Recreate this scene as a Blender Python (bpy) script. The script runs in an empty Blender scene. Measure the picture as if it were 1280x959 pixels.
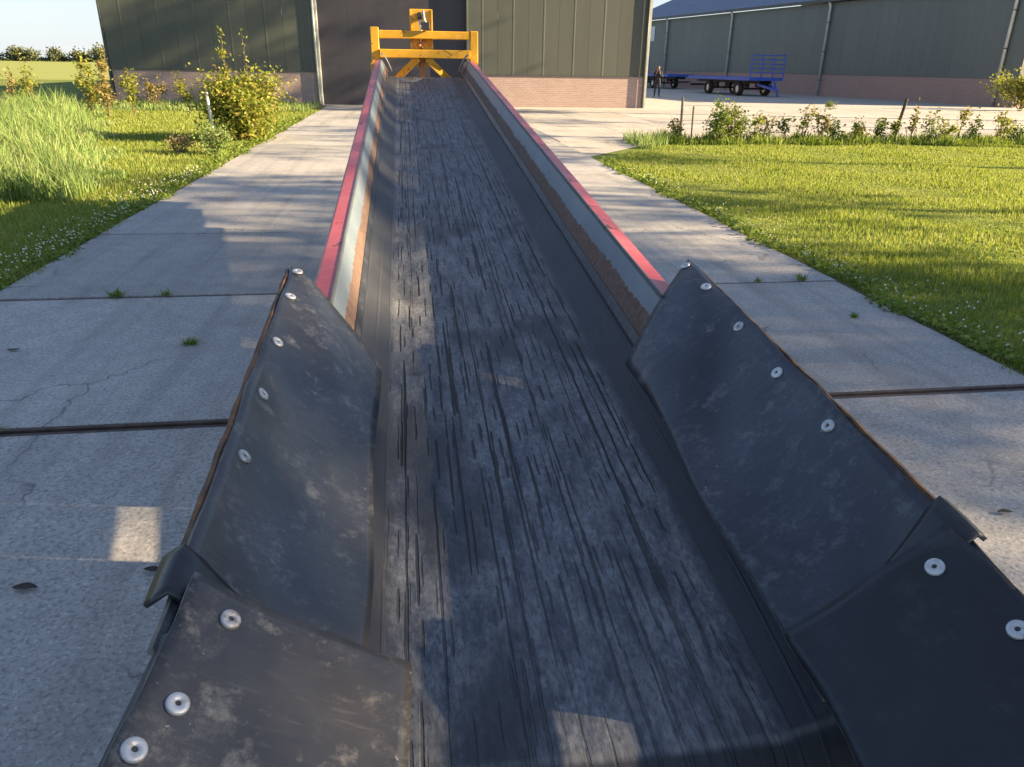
import bpy, bmesh, math, random
import numpy as np
from mathutils import Vector, Matrix
R = math.radians
rng = np.random.default_rng(7)
random.seed(7)
scene = bpy.context.scene
COL = scene.collection

# ------------------------------------------------------------------ camera
CAM_H = 1.65
PITCH, ROLL, YAW = 23.055, 0.9, 8.06          # degrees: down, horizon falls to the right, heading right of the conveyor
cd_ = bpy.data.cameras.new('camera'); cam = bpy.data.objects.new('camera', cd_); COL.objects.link(cam)
cd_.sensor_fit = 'HORIZONTAL'; cd_.sensor_width = 36.0; cd_.lens = 36.0 * 935.0 / 1280.0
cd_.clip_start = 0.05; cd_.clip_end = 6000
f = Vector((math.sin(R(YAW))*math.cos(R(PITCH)), math.cos(R(YAW))*math.cos(R(PITCH)), -math.sin(R(PITCH))))
r = Vector((math.cos(R(YAW)), -math.sin(R(YAW)), 0)); u_ = r.cross(f)
r2 = r*math.cos(R(ROLL)) + u_*math.sin(R(ROLL)); u2 = -r*math.sin(R(ROLL)) + u_*math.cos(R(ROLL))
mw = Matrix((r2, u2, -f)).transposed().to_4x4(); mw.translation = (0, 0, CAM_H)
cam.matrix_world = mw
scene.camera = cam

# ------------------------------------------------------------------ sun and sky
SUN_E, SUN_PHI = 20.5, 12.0                    # elevation; how far the sun stands behind the line across the conveyor
sdir = Vector((math.cos(R(SUN_PHI))*math.cos(R(SUN_E)), -math.sin(R(SUN_PHI))*math.cos(R(SUN_E)), math.sin(R(SUN_E))))
sl = bpy.data.lights.new('sun', 'SUN'); sl.energy = 5.0; sl.angle = R(0.53); sl.color = (1.0, 0.76, 0.47)
so = bpy.data.objects.new('sun', sl); COL.objects.link(so)
so.rotation_euler = sdir.to_track_quat('Z', 'Y').to_euler(); so.location = (30, -10, 30)
w = bpy.data.worlds.new('World'); scene.world = w; w.use_nodes = True
nt = w.node_tree; nt.nodes.clear()
wo = nt.nodes.new('ShaderNodeOutputWorld'); bg = nt.nodes.new('ShaderNodeBackground'); bg.inputs[1].default_value = 0.052
sky = nt.nodes.new('ShaderNodeTexSky'); sky.sky_type = 'NISHITA'; sky.sun_disc = False
sky.sun_elevation = R(SUN_E); sky.sun_rotation = math.atan2(sdir.x, sdir.y); sky.altitude = 0; sky.dust_density = 0.5; sky.air_density = 1.0; sky.ozone_density = 5.0
tc = nt.nodes.new('ShaderNodeTexCoord'); mp = nt.nodes.new('ShaderNodeMapping'); mp.inputs['Scale'].default_value = (1.0, 1.0, 7.0); mp.inputs['Location'].default_value = (0.35, 0.1, 0.0)
nz = nt.nodes.new('ShaderNodeTexNoise'); nz.inputs['Scale'].default_value = 2.6; nz.inputs['Detail'].default_value = 7; nz.inputs['Roughness'].default_value = .55
cr = nt.nodes.new('ShaderNodeValToRGB'); cr.color_ramp.elements[0].position = .50; cr.color_ramp.elements[1].position = .70
cr.color_ramp.elements[0].color = (.04, .04, .04, 1); cr.color_ramp.elements[1].color = (.75, .75, .75, 1)
mx = nt.nodes.new('ShaderNodeMix'); mx.data_type = 'RGBA'; mx.inputs[7].default_value = (5.2, 5.1, 5.0, 1)
L = nt.links.new
L(tc.outputs['Generated'], mp.inputs['Vector']); L(mp.outputs[0], nz.inputs['Vector']); L(nz.outputs[0], cr.inputs[0])
L(cr.outputs[0], mx.inputs[0]); sz = nt.nodes.new('ShaderNodeSeparateXYZ'); hr = nt.nodes.new('ShaderNodeValToRGB'); hm_ = nt.nodes.new('ShaderNodeMix'); hm_.data_type = 'RGBA'; hm_.inputs[7].default_value = (3.5, 3.6, 3.8, 1)
hr.color_ramp.elements[0].position = 0; hr.color_ramp.elements[0].color = (.8, .8, .8, 1); hr.color_ramp.elements[1].position = .30; hr.color_ramp.elements[1].color = (0, 0, 0, 1)   # thin haze low over the whole horizon
L(tc.outputs['Generated'], sz.inputs[0]); L(sz.outputs[2], hr.inputs[0]); L(hr.outputs[0], hm_.inputs[0]); L(sky.outputs[0], hm_.inputs[6]); L(hm_.outputs[2], mx.inputs[6]); L(mx.outputs[2], bg.inputs[0]); L(bg.outputs[0], wo.inputs[0])
scene.view_settings.view_transform = 'Standard'; scene.view_settings.look = 'None'
scene.view_settings.exposure = 2.25; scene.view_settings.gamma = 1.0
scene.view_settings.use_curve_mapping = False

# ------------------------------------------------------------------ materials
class NT:
    def __init__(s, name):
        s.m = bpy.data.materials.new(name); s.m.use_nodes = True
        s.t = s.m.node_tree; s.b = s.t.nodes['Principled BSDF']; s.o = s.t.nodes['Material Output']
    def n(s, typ, **kw):
        x = s.t.nodes.new('ShaderNode' + typ)
        for k, v in kw.items():
            if isinstance(k, str) and hasattr(x, k) and k not in x.inputs: setattr(x, k, v)
            else: s.set(x.inputs[k], v)
        return x
    def set(s, sock, v):
        if hasattr(v, 'is_output') or isinstance(v, bpy.types.NodeSocket): s.t.links.new(v, sock)
        elif isinstance(v, (tuple, list)) and len(v) == 3 and sock.type == 'RGBA': sock.default_value = (*v, 1)
        else: sock.default_value = v
    def coord(s, kind='Object', scale=(1, 1, 1), rot=(0, 0, 0), loc=(0, 0, 0)):
        if kind == 'Position': src = s.n('NewGeometry').outputs['Position']
        else: src = s.n('TexCoord').outputs[kind]
        m = s.n('Mapping'); s.set(m.inputs['Vector'], src)
        m.inputs['Scale'].default_value = scale; m.inputs['Rotation'].default_value = rot; m.inputs['Location'].default_value = loc
        return m.outputs[0]
    def noise(s, vec, scale=5, detail=4, rough=.55, dist=0):
        x = s.n('TexNoise'); s.set(x.inputs['Vector'], vec); x.inputs['Scale'].default_value = scale
        x.inputs['Detail'].default_value = detail; x.inputs['Roughness'].default_value = rough; x.inputs['Distortion'].default_value = dist
        return x.outputs[0]
    def ramp(s, fac, *stops):
        x = s.n('ValToRGB'); s.set(x.inputs[0], fac); e = x.color_ramp.elements
        while len(e) < len(stops): e.new(.5)
        for el, (p, c) in zip(e, stops):
            el.position = p
            if isinstance(c, (int, float)): c = (c, c, c)
            el.color = (*c, 1)
        return x.outputs[0]
    def mix(s, fac, a, b, mode='MIX'):
        x = s.n('Mix'); x.data_type = 'RGBA'; x.blend_type = mode
        s.set(x.inputs[0], fac); s.set(x.inputs[6], a); s.set(x.inputs[7], b); return x.outputs[2]
    def math(s, op, a, b=0.0, c=None):
        x = s.n('Math'); x.operation = op; s.set(x.inputs[0], a); s.set(x.inputs[1], b)
        if c is not None: s.set(x.inputs[2], c)
        return x.outputs[0]
    def sep(s, vec):
        x = s.n('SeparateXYZ'); s.set(x.inputs[0], vec); return x.outputs
    def bump(s, h, strength=.3, dist=.02):
        x = s.n('Bump'); s.set(x.inputs['Height'], h); x.inputs['Strength'].default_value = strength; x.inputs['Distance'].default_value = dist
        s.set(s.b.inputs['Normal'], x.outputs[0])
    def base(s, c): s.set(s.b.inputs['Base Color'], c)
    def rough(s, v): s.set(s.b.inputs['Roughness'], v)

def plain(name, c, c2=None, rough=.6, metal=0., scale=12., bump=.1, kind='Object', dist=.004, spec=.5):
    k = NT(name); v = k.coord(kind)
    nn = k.noise(v, scale, 5)
    c2 = c2 or tuple(x*.75 for x in c)
    k.base(k.ramp(nn, (.35, c), (.68, c2))); k.rough(k.math('MULTIPLY_ADD', nn, .25, rough-.12))
    k.b.inputs['Metallic'].default_value = metal; k.b.inputs['Specular IOR Level'].default_value = spec
    if bump: k.bump(k.noise(v, scale*5, 4), bump, dist)
    return k.m

def foliage(name, cols, trans=.35, rough=.55):
    k = NT(name); g = k.n('NewGeometry')
    st = [(i/(len(cols)-1), c) for i, c in enumerate(cols)]
    c = k.ramp(g.outputs['Random Per Island'], *st)
    pn = k.noise(k.coord('Position'), 1.3, 3)
    c = k.mix(k.math('MULTIPLY', pn, .5), c, k.ramp(pn, (.3, cols[0]), (.7, cols[-1])))
    k.base(c); k.rough(rough); k.b.inputs['Specular IOR Level'].default_value = .3
    t = k.n('BsdfTranslucent'); k.set(t.inputs[0], k.mix(.5, c, (.20, .24, .02)))
    ms = k.n('MixShader'); ms.inputs[0].default_value = trans
    k.t.links.new(k.b.outputs[0], ms.inputs[1]); k.t.links.new(t.outputs[0], ms.inputs[2]); k.t.links.new(ms.outputs[0], k.o.inputs[0])
    return k.m

M = {}
def concrete(name, ca, cb, dark):
    k = NT(name); v = k.coord('Position')
    rnd = k.n('ObjectInfo').outputs['Random']
    big = k.noise(v, .9, 5, .6); mid = k.noise(v, 7, 6, .65); fine = k.noise(v, 55, 5, .75)
    c = k.ramp(big, (.32, ca), (.66, cb))
    c = k.mix(k.ramp(mid, (.42, 0.), (.75, .55)), c, dark)
    c = k.mix(k.ramp(fine, (.48, 0.), (.64, .75)), c, tuple(x*.42 for x in ca))
    c = k.mix(k.ramp(k.noise(v, 60, 2), (.58, 0.), (.70, .45)), c, tuple(min(1, x*1.5) for x in cb))
    wet = k.noise(k.coord('Position', (1, .35, 1), (0, 0, .5)), 2.2, 4)
    c = k.mix(k.ramp(wet, (.58, 0.), (.72, .35)), c, tuple(x*.5 for x in dark))
    vo = k.n('TexVoronoi'); vo.feature = 'DISTANCE_TO_EDGE'; wv_ = k.n('VectorMath'); wv_.operation = 'ADD'; k.set(wv_.inputs[0], k.coord('Position', (.55, .55, .55))); nv = k.n('TexNoise'); k.set(nv.inputs['Vector'], v); nv.inputs['Scale'].default_value = 2.5; nv.inputs['Detail'].default_value = 4
    sc_ = k.n('VectorMath'); sc_.operation = 'SCALE'; k.set(sc_.inputs[0], nv.outputs['Color']); sc_.inputs['Scale'].default_value = .35; k.set(wv_.inputs[1], sc_.outputs[0]); k.set(vo.inputs['Vector'], wv_.outputs[0]); vo.inputs['Scale'].default_value = 1.0
    crk = k.math('MULTIPLY', k.ramp(vo.outputs['Distance'], (.0015, .8), (.005, 0.)), k.ramp(k.noise(v, .7, 2), (.50, 0.), (.56, 1.)))
    c = k.mix(crk, c, (.06, .055, .05))
    tyre = k.ramp(k.noise(k.coord('Position', (4.5, .16, 1), (0, 0, .03)), 1.0, 5, .6), (.50, 0.), (.70, .45))
    c = k.mix(tyre, c, tuple(x*.7 for x in dark))
    br = k.math('MULTIPLY_ADD', rnd, .22, .89)
    hs = k.n('HueSaturation'); k.set(hs.inputs['Color'], c); k.set(hs.inputs['Value'], br)
    k.base(hs.outputs[0]); k.rough(.85)
    k.bump(k.math('ADD', k.math('MULTIPLY', fine, .9), k.math('MULTIPLY', mid, .6)), .55, .006)
    return k.m
M['concrete'] = concrete('concrete', (.315, .305, .285), (.40, .385, .355), (.225, .22, .205))
M['yard'] = concrete('yard_concrete', (.37, .345, .30), (.45, .41, .35), (.30, .275, .235))
M['steel_edge'] = plain('rusty_steel_edge', (.10, .065, .05), (.05, .036, .03), .7, .3, 18, .3)
M['rust'] = plain('rust', (.05, .035, .028), (.22, .11, .045), .8, .2, 30, .4)
M['dark_steel'] = plain('dark_steel', (.045, .045, .048), (.02, .02, .02), .55, .5, 12, .2)
M['dirt'] = plain('joint_dirt', (.035, .03, .025), (.06, .05, .035), .95, 0, 20, .5)
k = NT('zinc_washer'); v = k.coord('Object'); rd = k.n('ObjectInfo').outputs['Random']; nn = k.noise(k.coord('Position'), 70, 5, .65)
cc = k.mix(rd, (.60, .61, .62), (.40, .40, .39)); k.base(k.mix(k.math('MULTIPLY', k.ramp(nn, (.50, 0.), (.64, 1.)), k.math('MULTIPLY_ADD', rd, .7, .15)), cc, (.20, .16, .12))); k.rough(k.math('MULTIPLY_ADD', nn, .4, .3)); k.b.inputs['Metallic'].default_value = .5; k.bump(nn, .3, .001)
M['zinc'] = k.m
M['bolt'] = plain('bolt_head', (.07, .07, .075), (.03, .03, .03), .5, .7, 40, .1)
M['black'] = plain('black_plastic', (.018, .018, .02), (.03, .03, .03), .5, 0, 20, .1)
M['tyre'] = plain('tyre_rubber', (.022, .022, .023), (.04, .037, .033), .85, 0, 20, .3)

def lawn():
    k = NT('grass_ground'); v = k.coord('Position'); a = k.noise(v, .45, 5, .6); b = k.noise(v, 9, 5, .7)
    c = k.ramp(a, (.3, (.09, .14, .025)), (.55, (.16, .20, .045)), (.8, (.25, .23, .09)))
    c = k.mix(k.ramp(b, (.45, 0.), (.75, .7)), c, (.055, .06, .018))
    k.base(c); k.rough(.95); k.b.inputs['Specular IOR Level'].default_value = .1; k.bump(b, .7, .05); return k.m
M['lawn'] = lawn()
def field():
    k = NT('crop_field'); v = k.coord('Position', (.02, .5, 1), (0, 0, .12)); a = k.noise(v, 1.0, 4); b = k.noise(k.coord('Position'), .6, 4)
    c = k.ramp(a, (.3, (.22, .26, .09)), (.7, (.29, .31, .12))); c = k.mix(k.math('MULTIPLY', b, .35), c, (.15, .19, .05))
    k.base(c); k.rough(1.0); k.b.inputs['Specular IOR Level'].default_value = 0; k.bump(b, .4, .1); return k.m
M['field'] = field()
M['soil'] = plain('soil', (.10, .075, .05), (.17, .125, .085), .95, 0, 6, .8, 'Position', .03)
M['blade'] = foliage('grass_blade', [(.11, .19, .02), (.20, .28, .03), (.30, .35, .06), (.42, .41, .14)], .5)
M['tall'] = foliage('tall_grass', [(.10, .20, .04), (.17, .29, .06), (.25, .35, .10), (.36, .38, .18)], .4)
M['clover'] = foliage('clover_leaf', [(.08, .15, .02), (.15, .23, .03), (.25, .31, .06)], .4)
M['flower'] = plain('clover_flower', (.70, .68, .60), (.55, .52, .42), .8, 0, 30, 0)
M['leaf_a'] = foliage('leaf_yellow_green', [(.11, .17, .02), (.22, .29, .035), (.38, .40, .06), (.33, .22, .07)], .5)
M['leaf_b'] = foliage('leaf_green', [(.06, .11, .018), (.11, .18, .03), (.20, .26, .05)], .35)
M['leaf_c'] = foliage('leaf_bronze', [(.14, .13, .03), (.24, .24, .05), (.30, .16, .07), (.34, .30, .11)], .35)
M['leaf_tree'] = foliage('leaf_tree', [(.045, .075, .018), (.08, .12, .025), (.11, .15, .04)], .25)
M['leaf_far'] = foliage('leaf_far', [(.06, .085, .045), (.10, .125, .06), (.14, .15, .085)], .2)  # greens lightened to paint in the haze of distance
M['leaf_dry'] = foliage('leaf_dry', [(.22, .16, .08), (.30, .24, .12), (.12, .07, .04)], .2)
M['bark'] = plain('bark', (.11, .085, .06), (.05, .038, .028), .9, 0, 8, .6, dist=.02)
M['stem'] = plain('stem', (.16, .12, .05), (.10, .07, .035), .8, 0, 12, .2)
M['stake'] = plain('weathered_stake', (.30, .24, .18), (.17, .13, .10), .85, 0, 14, .4)
M['white_stake'] = plain('white_stake', (.72, .70, .64), (.55, .52, .46), .7, 0, 14, .2)
M['deadleaf'] = plain('dead_leaf', (.045, .03, .022), (.025, .018, .014), .8, 0, 30, .2)

def cladding(name, c, c2):
    k = NT(name); v = k.coord('Position'); rnd = k.n('ObjectInfo').outputs['Random']
    a = k.noise(k.coord('Position', (3, 3, .35)), 1.0, 5); b = k.noise(v, 25, 3)
    cc = k.ramp(a, (.3, c), (.7, c2)); hs = k.n('HueSaturation'); k.set(hs.inputs['Color'], cc); k.set(hs.inputs['Value'], k.math('MULTIPLY_ADD', rnd, .14, .93))
    k.base(hs.outputs[0]); k.rough(k.math('MULTIPLY_ADD', b, .2, .38)); k.bump(k.noise(v, 2.0, 2), .06, .05); return k.m
M['green'] = cladding('green_cladding', (.070, .077, .060), (.061, .068, .053))
M['green2'] = cladding('grey_green_cladding', (.098, .122, .112), (.084, .106, .099))
M['door'] = cladding('dark_door', (.034, .032, .039), (.029, .028, .034))
M['trim'] = plain('pale_trim', (.42, .44, .40), (.32, .34, .31), .5, .1, 8, .1)
M['pipe'] = plain('zinc_pipe', (.62, .66, .68), (.50, .54, .55), .45, .4, 6, .1)
M['gutter'] = plain('dark_gutter', (.07, .08, .085), (.045, .05, .05), .5, .2, 6, .1)
M['window'] = plain('pale_window', (.50, .54, .56), (.42, .46, .5), .2, 0, 3, 0)
def bricks(name, c1, c2, mortar, axis):
    k = NT(name); p = k.sep(k.coord('Position')); cx = k.n('CombineXYZ')
    k.set(cx.inputs[0], p[axis]); k.set(cx.inputs[1], p[2])
    b = k.n('TexBrick'); k.set(b.inputs['Vector'], cx.outputs[0]); b.inputs['Scale'].default_value = 1.0
    b.inputs['Brick Width'].default_value = .23; b.inputs['Row Height'].default_value = .075; b.inputs['Mortar Size'].default_value = .009; b.inputs['Bias'].default_value = 0
    k.set(b.inputs['Color1'], c1); k.set(b.inputs['Color2'], c2); k.set(b.inputs['Mortar'], mortar)
    nn = k.noise(k.coord('Position'), 1.2, 5)
    k.base(k.mix(k.math('MULTIPLY', nn, .5), b.outputs[0], tuple(x*.8 for x in c2))); k.rough(.9)
    k.bump(k.math('SUBTRACT', 1.0, b.outputs['Fac']), .6, .012); return k.m
M['brick'] = bricks('red_brick', (.39, .28, .235), (.32, .225, .19), (.44, .39, .35), 0)
M['brick2'] = bricks('pink_brick', (.36, .24, .20), (.30, .20, .165), (.38, .32, .29), 1)
M['brick2x'] = bricks('pink_brick_gable', (.36, .24, .20), (.30, .20, .165), (.38, .32, .29), 0)
def roofmat():
    k = NT('blue_grey_roof'); v = k.coord('Position'); a = k.noise(v, .8, 5)
    k.base(k.ramp(a, (.3, (.10, .125, .18)), (.7, (.13, .155, .21)))); k.rough(.6); return k.m
M['roof'] = roofmat()

def painted(name, c, c2, chip, rough=.45):
    k = NT(name); v = k.coord('Object'); a = k.noise(v, 3, 4); b = k.noise(v, 14, 7, .7)
    cc = k.ramp(a, (.3, c), (.7, c2))
    sc = k.noise(k.coord('Object', (7, 30, 7)), 2, 5, .6)
    cc = k.mix(k.ramp(sc, (.52, 0.), (.70, .5)), cc, tuple(min(1, x*1.25+.06) for x in c2))
    ch = k.ramp(b, (.625, 0.), (.645, 1.))
    vo = k.n('TexVoronoi'); vo.feature = 'DISTANCE_TO_EDGE'; k.set(vo.inputs['Vector'], k.coord('Object', (3, 2.2, 3))); vo.inputs['Scale'].default_value = 1.6; vo.inputs['Randomness'].default_value = 1
    crk = k.math('MULTIPLY', k.ramp(vo.outputs[0], (.004, 1.), (.012, 0.)), k.ramp(k.noise(v, 1.7, 2), (.52, 0.), (.56, 1.)))
    ch = k.math('MAXIMUM', ch, crk)
    k.base(k.mix(ch, cc, chip)); k.rough(k.math('MULTIPLY_ADD', b, .3, rough-.15)); k.bump(k.math('SUBTRACT', k.math('MULTIPLY', b, .15), ch), .25, .003); return k.m
M['red'] = painted('red_lip_paint', (.40, .055, .055), (.47, .10, .10), (.035, .03, .03))
M['yellow'] = painted('yellow_paint', (.60, .30, .010), (.64, .34, .02), (.16, .08, .02))
M['orange'] = painted('orange_paint', (.50, .17, .03), (.42, .14, .03), (.1, .05, .02))
M['blue'] = painted('trailer_blue', (.03, .09, .42), (.045, .12, .50), (.03, .03, .04))
M['grey_paint'] = painted('grey_frame_paint', (.16, .19, .21), (.12, .14, .16), (.12, .06, .03))
M['greyedge'] = painted('grey_edge_paint', (.10, .115, .12), (.075, .085, .09), (.10, .05, .025))
def wallmat():
    # blue-grey paint worn off towards the belt: the boundary is a wear line at a depth measured on the wall itself
    k = NT('worn_wall_paint'); uv = k.sep(k.n('UVMap').outputs[0])
    v = k.coord('Object'); n1 = k.noise(k.coord('Object', (1, 1, 1)), 5, 6, .65); n2 = k.noise(v, 40, 4, .6); n3 = k.noise(k.coord('Object', (1, .4, 1)), 1.2, 2)
    edge = k.math('ADD', uv[1], k.math('ADD', k.math('MULTIPLY_ADD', n1, .22, -.11), k.math('ADD', k.math('MULTIPLY_ADD', n2, .14, -.07), k.math('MULTIPLY_ADD', n3, .26, -.13))))
    fac = k.ramp(edge, (.455, 0.), (.475, 1.))
    paint = k.ramp(k.noise(v, 4, 5), (.3, (.12, .155, .19)), (.7, (.16, .20, .23)))
    paint = k.mix(k.ramp(k.noise(v, 30, 5, .7), (.62, 0.), (.68, .8)), paint, (.16, .10, .07))
    rust = k.ramp(k.noise(v, 45, 6, .7), (.3, (.075, .046, .035)), (.55, (.13, .082, .06)), (.75, (.19, .135, .105)))
    k.base(k.mix(fac, paint, rust)); k.rough(k.math('MULTIPLY_ADD', fac, .35, .42)); k.bump(k.math('SUBTRACT', k.math('MULTIPLY', n2, k.math('MULTIPLY_ADD', fac, .6, .1)), k.math('MULTIPLY', fac, .3)), .35, .003)
    return k.m
M['wall'] = wallmat()
def beltmat():
    k = NT('cracked_belt_rubber'); uvs = k.n('UVMap').outputs[0]; uv = k.sep(uvs)   # u across in metres, v along in metres
    def st(su, sv, w=0., loc=(0, 0, 0)):
        m = k.n('Mapping'); k.set(m.inputs['Vector'], uvs); m.inputs['Scale'].default_value = (su, sv, 1); m.inputs['Location'].default_value = loc; return m.outputs[0]
    wob = k.math('MULTIPLY_ADD', k.noise(st(14, 9), 1, 3), .006, -.003)
    uw = k.math('ADD', uv[0], wob)
    def wn(a, b):
        c = k.n('CombineXYZ'); k.set(c.inputs[0], a); k.set(c.inputs[1], b); x = k.n('TexWhiteNoise'); x.noise_dimensions = '2D'; k.set(x.inputs['Vector'], c.outputs[0]); return x
    def cracks(ns, fq, thr, wid, jog):
        # dashes running along the belt in columns; each jogs aside and is broken off at random
        q = k.math('MULTIPLY_ADD', uw, ns, 100.0); cell = k.math('FLOOR', q); fr = k.math('FRACT', q)
        r0 = wn(cell, 3.7).outputs['Value']; sv = k.math('MULTIPLY_ADD', uv[1], fq, k.math('MULTIPLY', r0, 10.0)); seg = k.math('FLOOR', sv); tt = k.math('FRACT', sv)
        r1 = wn(cell, seg); rgb = k.sep(r1.outputs['Color'])
        off = k.math('MULTIPLY_ADD', k.math('SUBTRACT', rgb[0], .5), jog, k.math('MULTIPLY_ADD', r0, .3, .35))
        dist = k.math('ABSOLUTE', k.math('SUBTRACT', fr, off))
        taper = k.math('POWER', k.math('SINE', k.math('MULTIPLY', tt, 3.1416)), .22)
        ww = k.math('MULTIPLY', k.math('MULTIPLY', taper, wid*ns), k.math('MULTIPLY_ADD', rgb[1], .9, .35))
        ln = k.math('SUBTRACT', 1.0, k.math('SMOOTH_MIN', k.math('DIVIDE', dist, k.math('MAXIMUM', ww, .0001)), 1.0, .2))
        ln = k.math('MINIMUM', k.math('MULTIPLY', k.math('MAXIMUM', ln, 0.0), 2.2), 1.0)
        return k.math('MULTIPLY', ln, k.math('GREATER_THAN', r1.outputs['Value'], thr))
    c0 = cracks(7, .17, .15, .0032, .06)
    c1 = cracks(17, 1.7, .44, .0042, .30)
    c2 = cracks(27, 5.0, .56, .0034, .36)
    c3 = cracks(44, 12, .68, .0032, .36)
    cr = k.math('MAXIMUM', k.math('MAXIMUM', c0, c1), k.math('MAXIMUM', c2, k.math('MULTIPLY', c3, .8)))
    au = k.math('ABSOLUTE', uv[0])
    centre = k.ramp(au, (.285, 1.), (.31, 0.))                                     # the top cover is cracked, the flexed edges are smooth
    cr = k.math('MULTIPLY', cr, centre)
    tail = k.ramp(uv[1], (.62, .15), (1.1, 1.))
    tail = k.ramp(k.math('MULTIPLY', uv[1], .5), (.34, .35), (.75, 1.))
    cr = k.math('MULTIPLY', cr, tail)
    ridge = k.math('MULTIPLY', k.ramp(k.math('SINE', k.math('MULTIPLY', au, 170)), (.75, 0.), (.95, 1.)), k.ramp(k.noise(st(20, 3), 1, 3), (.4, 0.), (.6, 1.)))
    edgez = k.math('MULTIPLY', k.math('SUBTRACT', 1.0, centre), ridge)
    dust = k.noise(st(5, 2.4), 1, 7, .68); dust2 = k.noise(st(26, 6), 1, 5, .7); fine = k.noise(st(150, 55), 1, 3, .6)
    base = k.ramp(dust, (.32, (.018, .023, .032)), (.50, (.050, .059, .074)), (.70, (.125, .136, .15)))
    base = k.mix(k.math('MULTIPLY', k.ramp(dust2, (.40, 0.), (.72, 1.)), k.math('MULTIPLY', centre, .65)), base, (.27, .27, .26))
    base = k.mix(k.math('MULTIPLY', k.ramp(fine, (.46, 0.), (.66, .7)), 1.0), base, (.04, .043, .05))
    base = k.mix(k.math('MULTIPLY', k.math('SUBTRACT', 1.0, centre), .8), base, (.018, .020, .025))
    base = k.mix(k.math('MULTIPLY', edgez, .30), base, (.06, .06, .06))
    flk = k.ramp(k.noise(st(75, 38), 1, 4, .65), (.50, 0.), (.66, 1.)); base = k.mix(k.math('MULTIPLY', k.math('MULTIPLY', flk, centre), k.ramp(dust, (.38, .06), (.62, .6))), base, (.25, .255, .255))
    pit = k.ramp(k.noise(st(95, 50, 0, (7, 3, 0)), 1, 3, .6), (.60, 0.), (.68, 1.)); base = k.mix(k.math('MULTIPLY', pit, k.math('MULTIPLY', centre, .5)), base, (.018, .020, .025))
    blot = k.ramp(k.noise(st(3.2, 1.7, 0, (4, 2, 0)), 1, 3, .5), (.56, 0.), (.64, .75))
    base = k.mix(blot, base, (.022, .024, .028))
    base = k.mix(k.math('MULTIPLY', k.ramp(k.math('ABSOLUTE', k.math('SUBTRACT', uv[1], .672)), (.002, .45), (.007, 0.)), k.ramp(dust2, (.35, .2), (.6, 1.))), base, (.17, .165, .15))   # pale line where the belt bends over the drum
    base = k.mix(k.ramp(uv[1], (.660, .9), (.668, 0.)), base, (.012, .013, .016))   # darker where the belt turns down round the drum
    base = k.mix(cr, base, (.004, .004, .005))
    k.base(base); k.rough(k.math('MULTIPLY_ADD', dust, .4, .40)); k.b.inputs['Specular IOR Level'].default_value = .5
    h = k.math('ADD', k.math('MULTIPLY', dust2, .25), k.math('SUBTRACT', k.math('MULTIPLY', fine, .12), cr))
    k.bump(k.math('ADD', h, k.math('MULTIPLY', edgez, .4)), .8, .006); return k.m
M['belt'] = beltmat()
def rubber(name, base, dustc, amt, seed):
    k = NT(name); v = k.coord('Object', (1, 1, 1), (0, 0, 0), (seed, seed*2, 0))
    big = k.noise(v, 4.5, 5, .6); mid = k.noise(v, 16, 7, .72); fine = k.noise(v, 110, 3, .6)
    scr = k.noise(k.coord('Object', (1.2, 34, 10), (0.2, .5, .85), (seed, 0, 0)), 2.2, 4, .6)
    scr2 = k.noise(k.coord('Object', (2, 55, 12), (0.1, .3, -.5), (seed*3, 0, 0)), 2.0, 4, .6)
    c = k.ramp(big, (.3, base), (.7, tuple(x*1.7+.004 for x in base)))
    c = k.mix(k.math('MULTIPLY', k.ramp(mid, (.56, 0.), (.72, 1.)), amt), c, dustc)
    c = k.mix(k.math('MULTIPLY', k.ramp(scr, (.62, 0.), (.74, 1.)), amt*.22), c, dustc)
    c = k.mix(k.math('MULTIPLY', k.ramp(scr2, (.62, 0.), (.74, 1.)), amt*.2), c, dustc)
    spk = k.ramp(k.noise(v, 55, 4, .75), (.66, 0.), (.71, 1.))
    c = k.mix(k.math('MULTIPLY', k.math('MULTIPLY', spk, k.ramp(big, (.45, 0.), (.6, 1.))), amt*1.3), c, tuple(min(1, x*1.8) for x in dustc))
    pt = k.math('MULTIPLY', k.ramp(k.noise(v, 13, 8, .75), (.60, 0.), (.70, 1.)), k.ramp(k.noise(v, 4, 2), (.45, 0.), (.62, 1.)))
    c = k.mix(k.math('MULTIPLY', k.ramp(k.noise(v, 2.6, 4, .6), (.45, 0.), (.66, .28)), amt), c, tuple(x*.5 for x in dustc))
    gr = k.ramp(k.noise(v, 34, 8, .8), (.50, 0.), (.62, 1.)); c = k.mix(k.math('MULTIPLY', k.math('MULTIPLY', gr, k.ramp(big, (.46, .05), (.60, 1.))), amt*.42), c, dustc)
    c = k.mix(k.math('MULTIPLY', pt, amt*.9), c, tuple(min(1, x*1.3) for x in dustc))
    k.base(c); k.rough(k.math('MULTIPLY_ADD', mid, .4, .20)); k.b.inputs['Specular IOR Level'].default_value = .5
    k.bump(k.math('ADD', k.math('MULTIPLY', fine, .4), k.math('ADD', k.math('MULTIPLY', mid, .4), scr)), .22, .004); return k.m
M['rubber_l'] = rubber('grey_rubber_flap', (.021, .023, .027), (.20, .196, .18), .8, 3.1)
M['rubber_n'] = rubber('muddy_rubber_flap', (.016, .0165, .020), (.28, .255, .205), .85, 8.3)
M['rubber_r'] = rubber('black_rubber_flap', (.014, .018, .026), (.15, .155, .16), .72, 5.7)  # slight blue in the base stands in for reflected sky
M['rubber_rn'] = rubber('black_rubber_apron', (.006, .007, .010), (.07, .07, .068), .30, 1.9)  # base darkened to stand in for the near sheet reflecting less sky
M['cut'] = plain('cut_rubber_edge', (.11, .10, .09), (.20, .18, .15), .85, 0, 40, .2)
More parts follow.
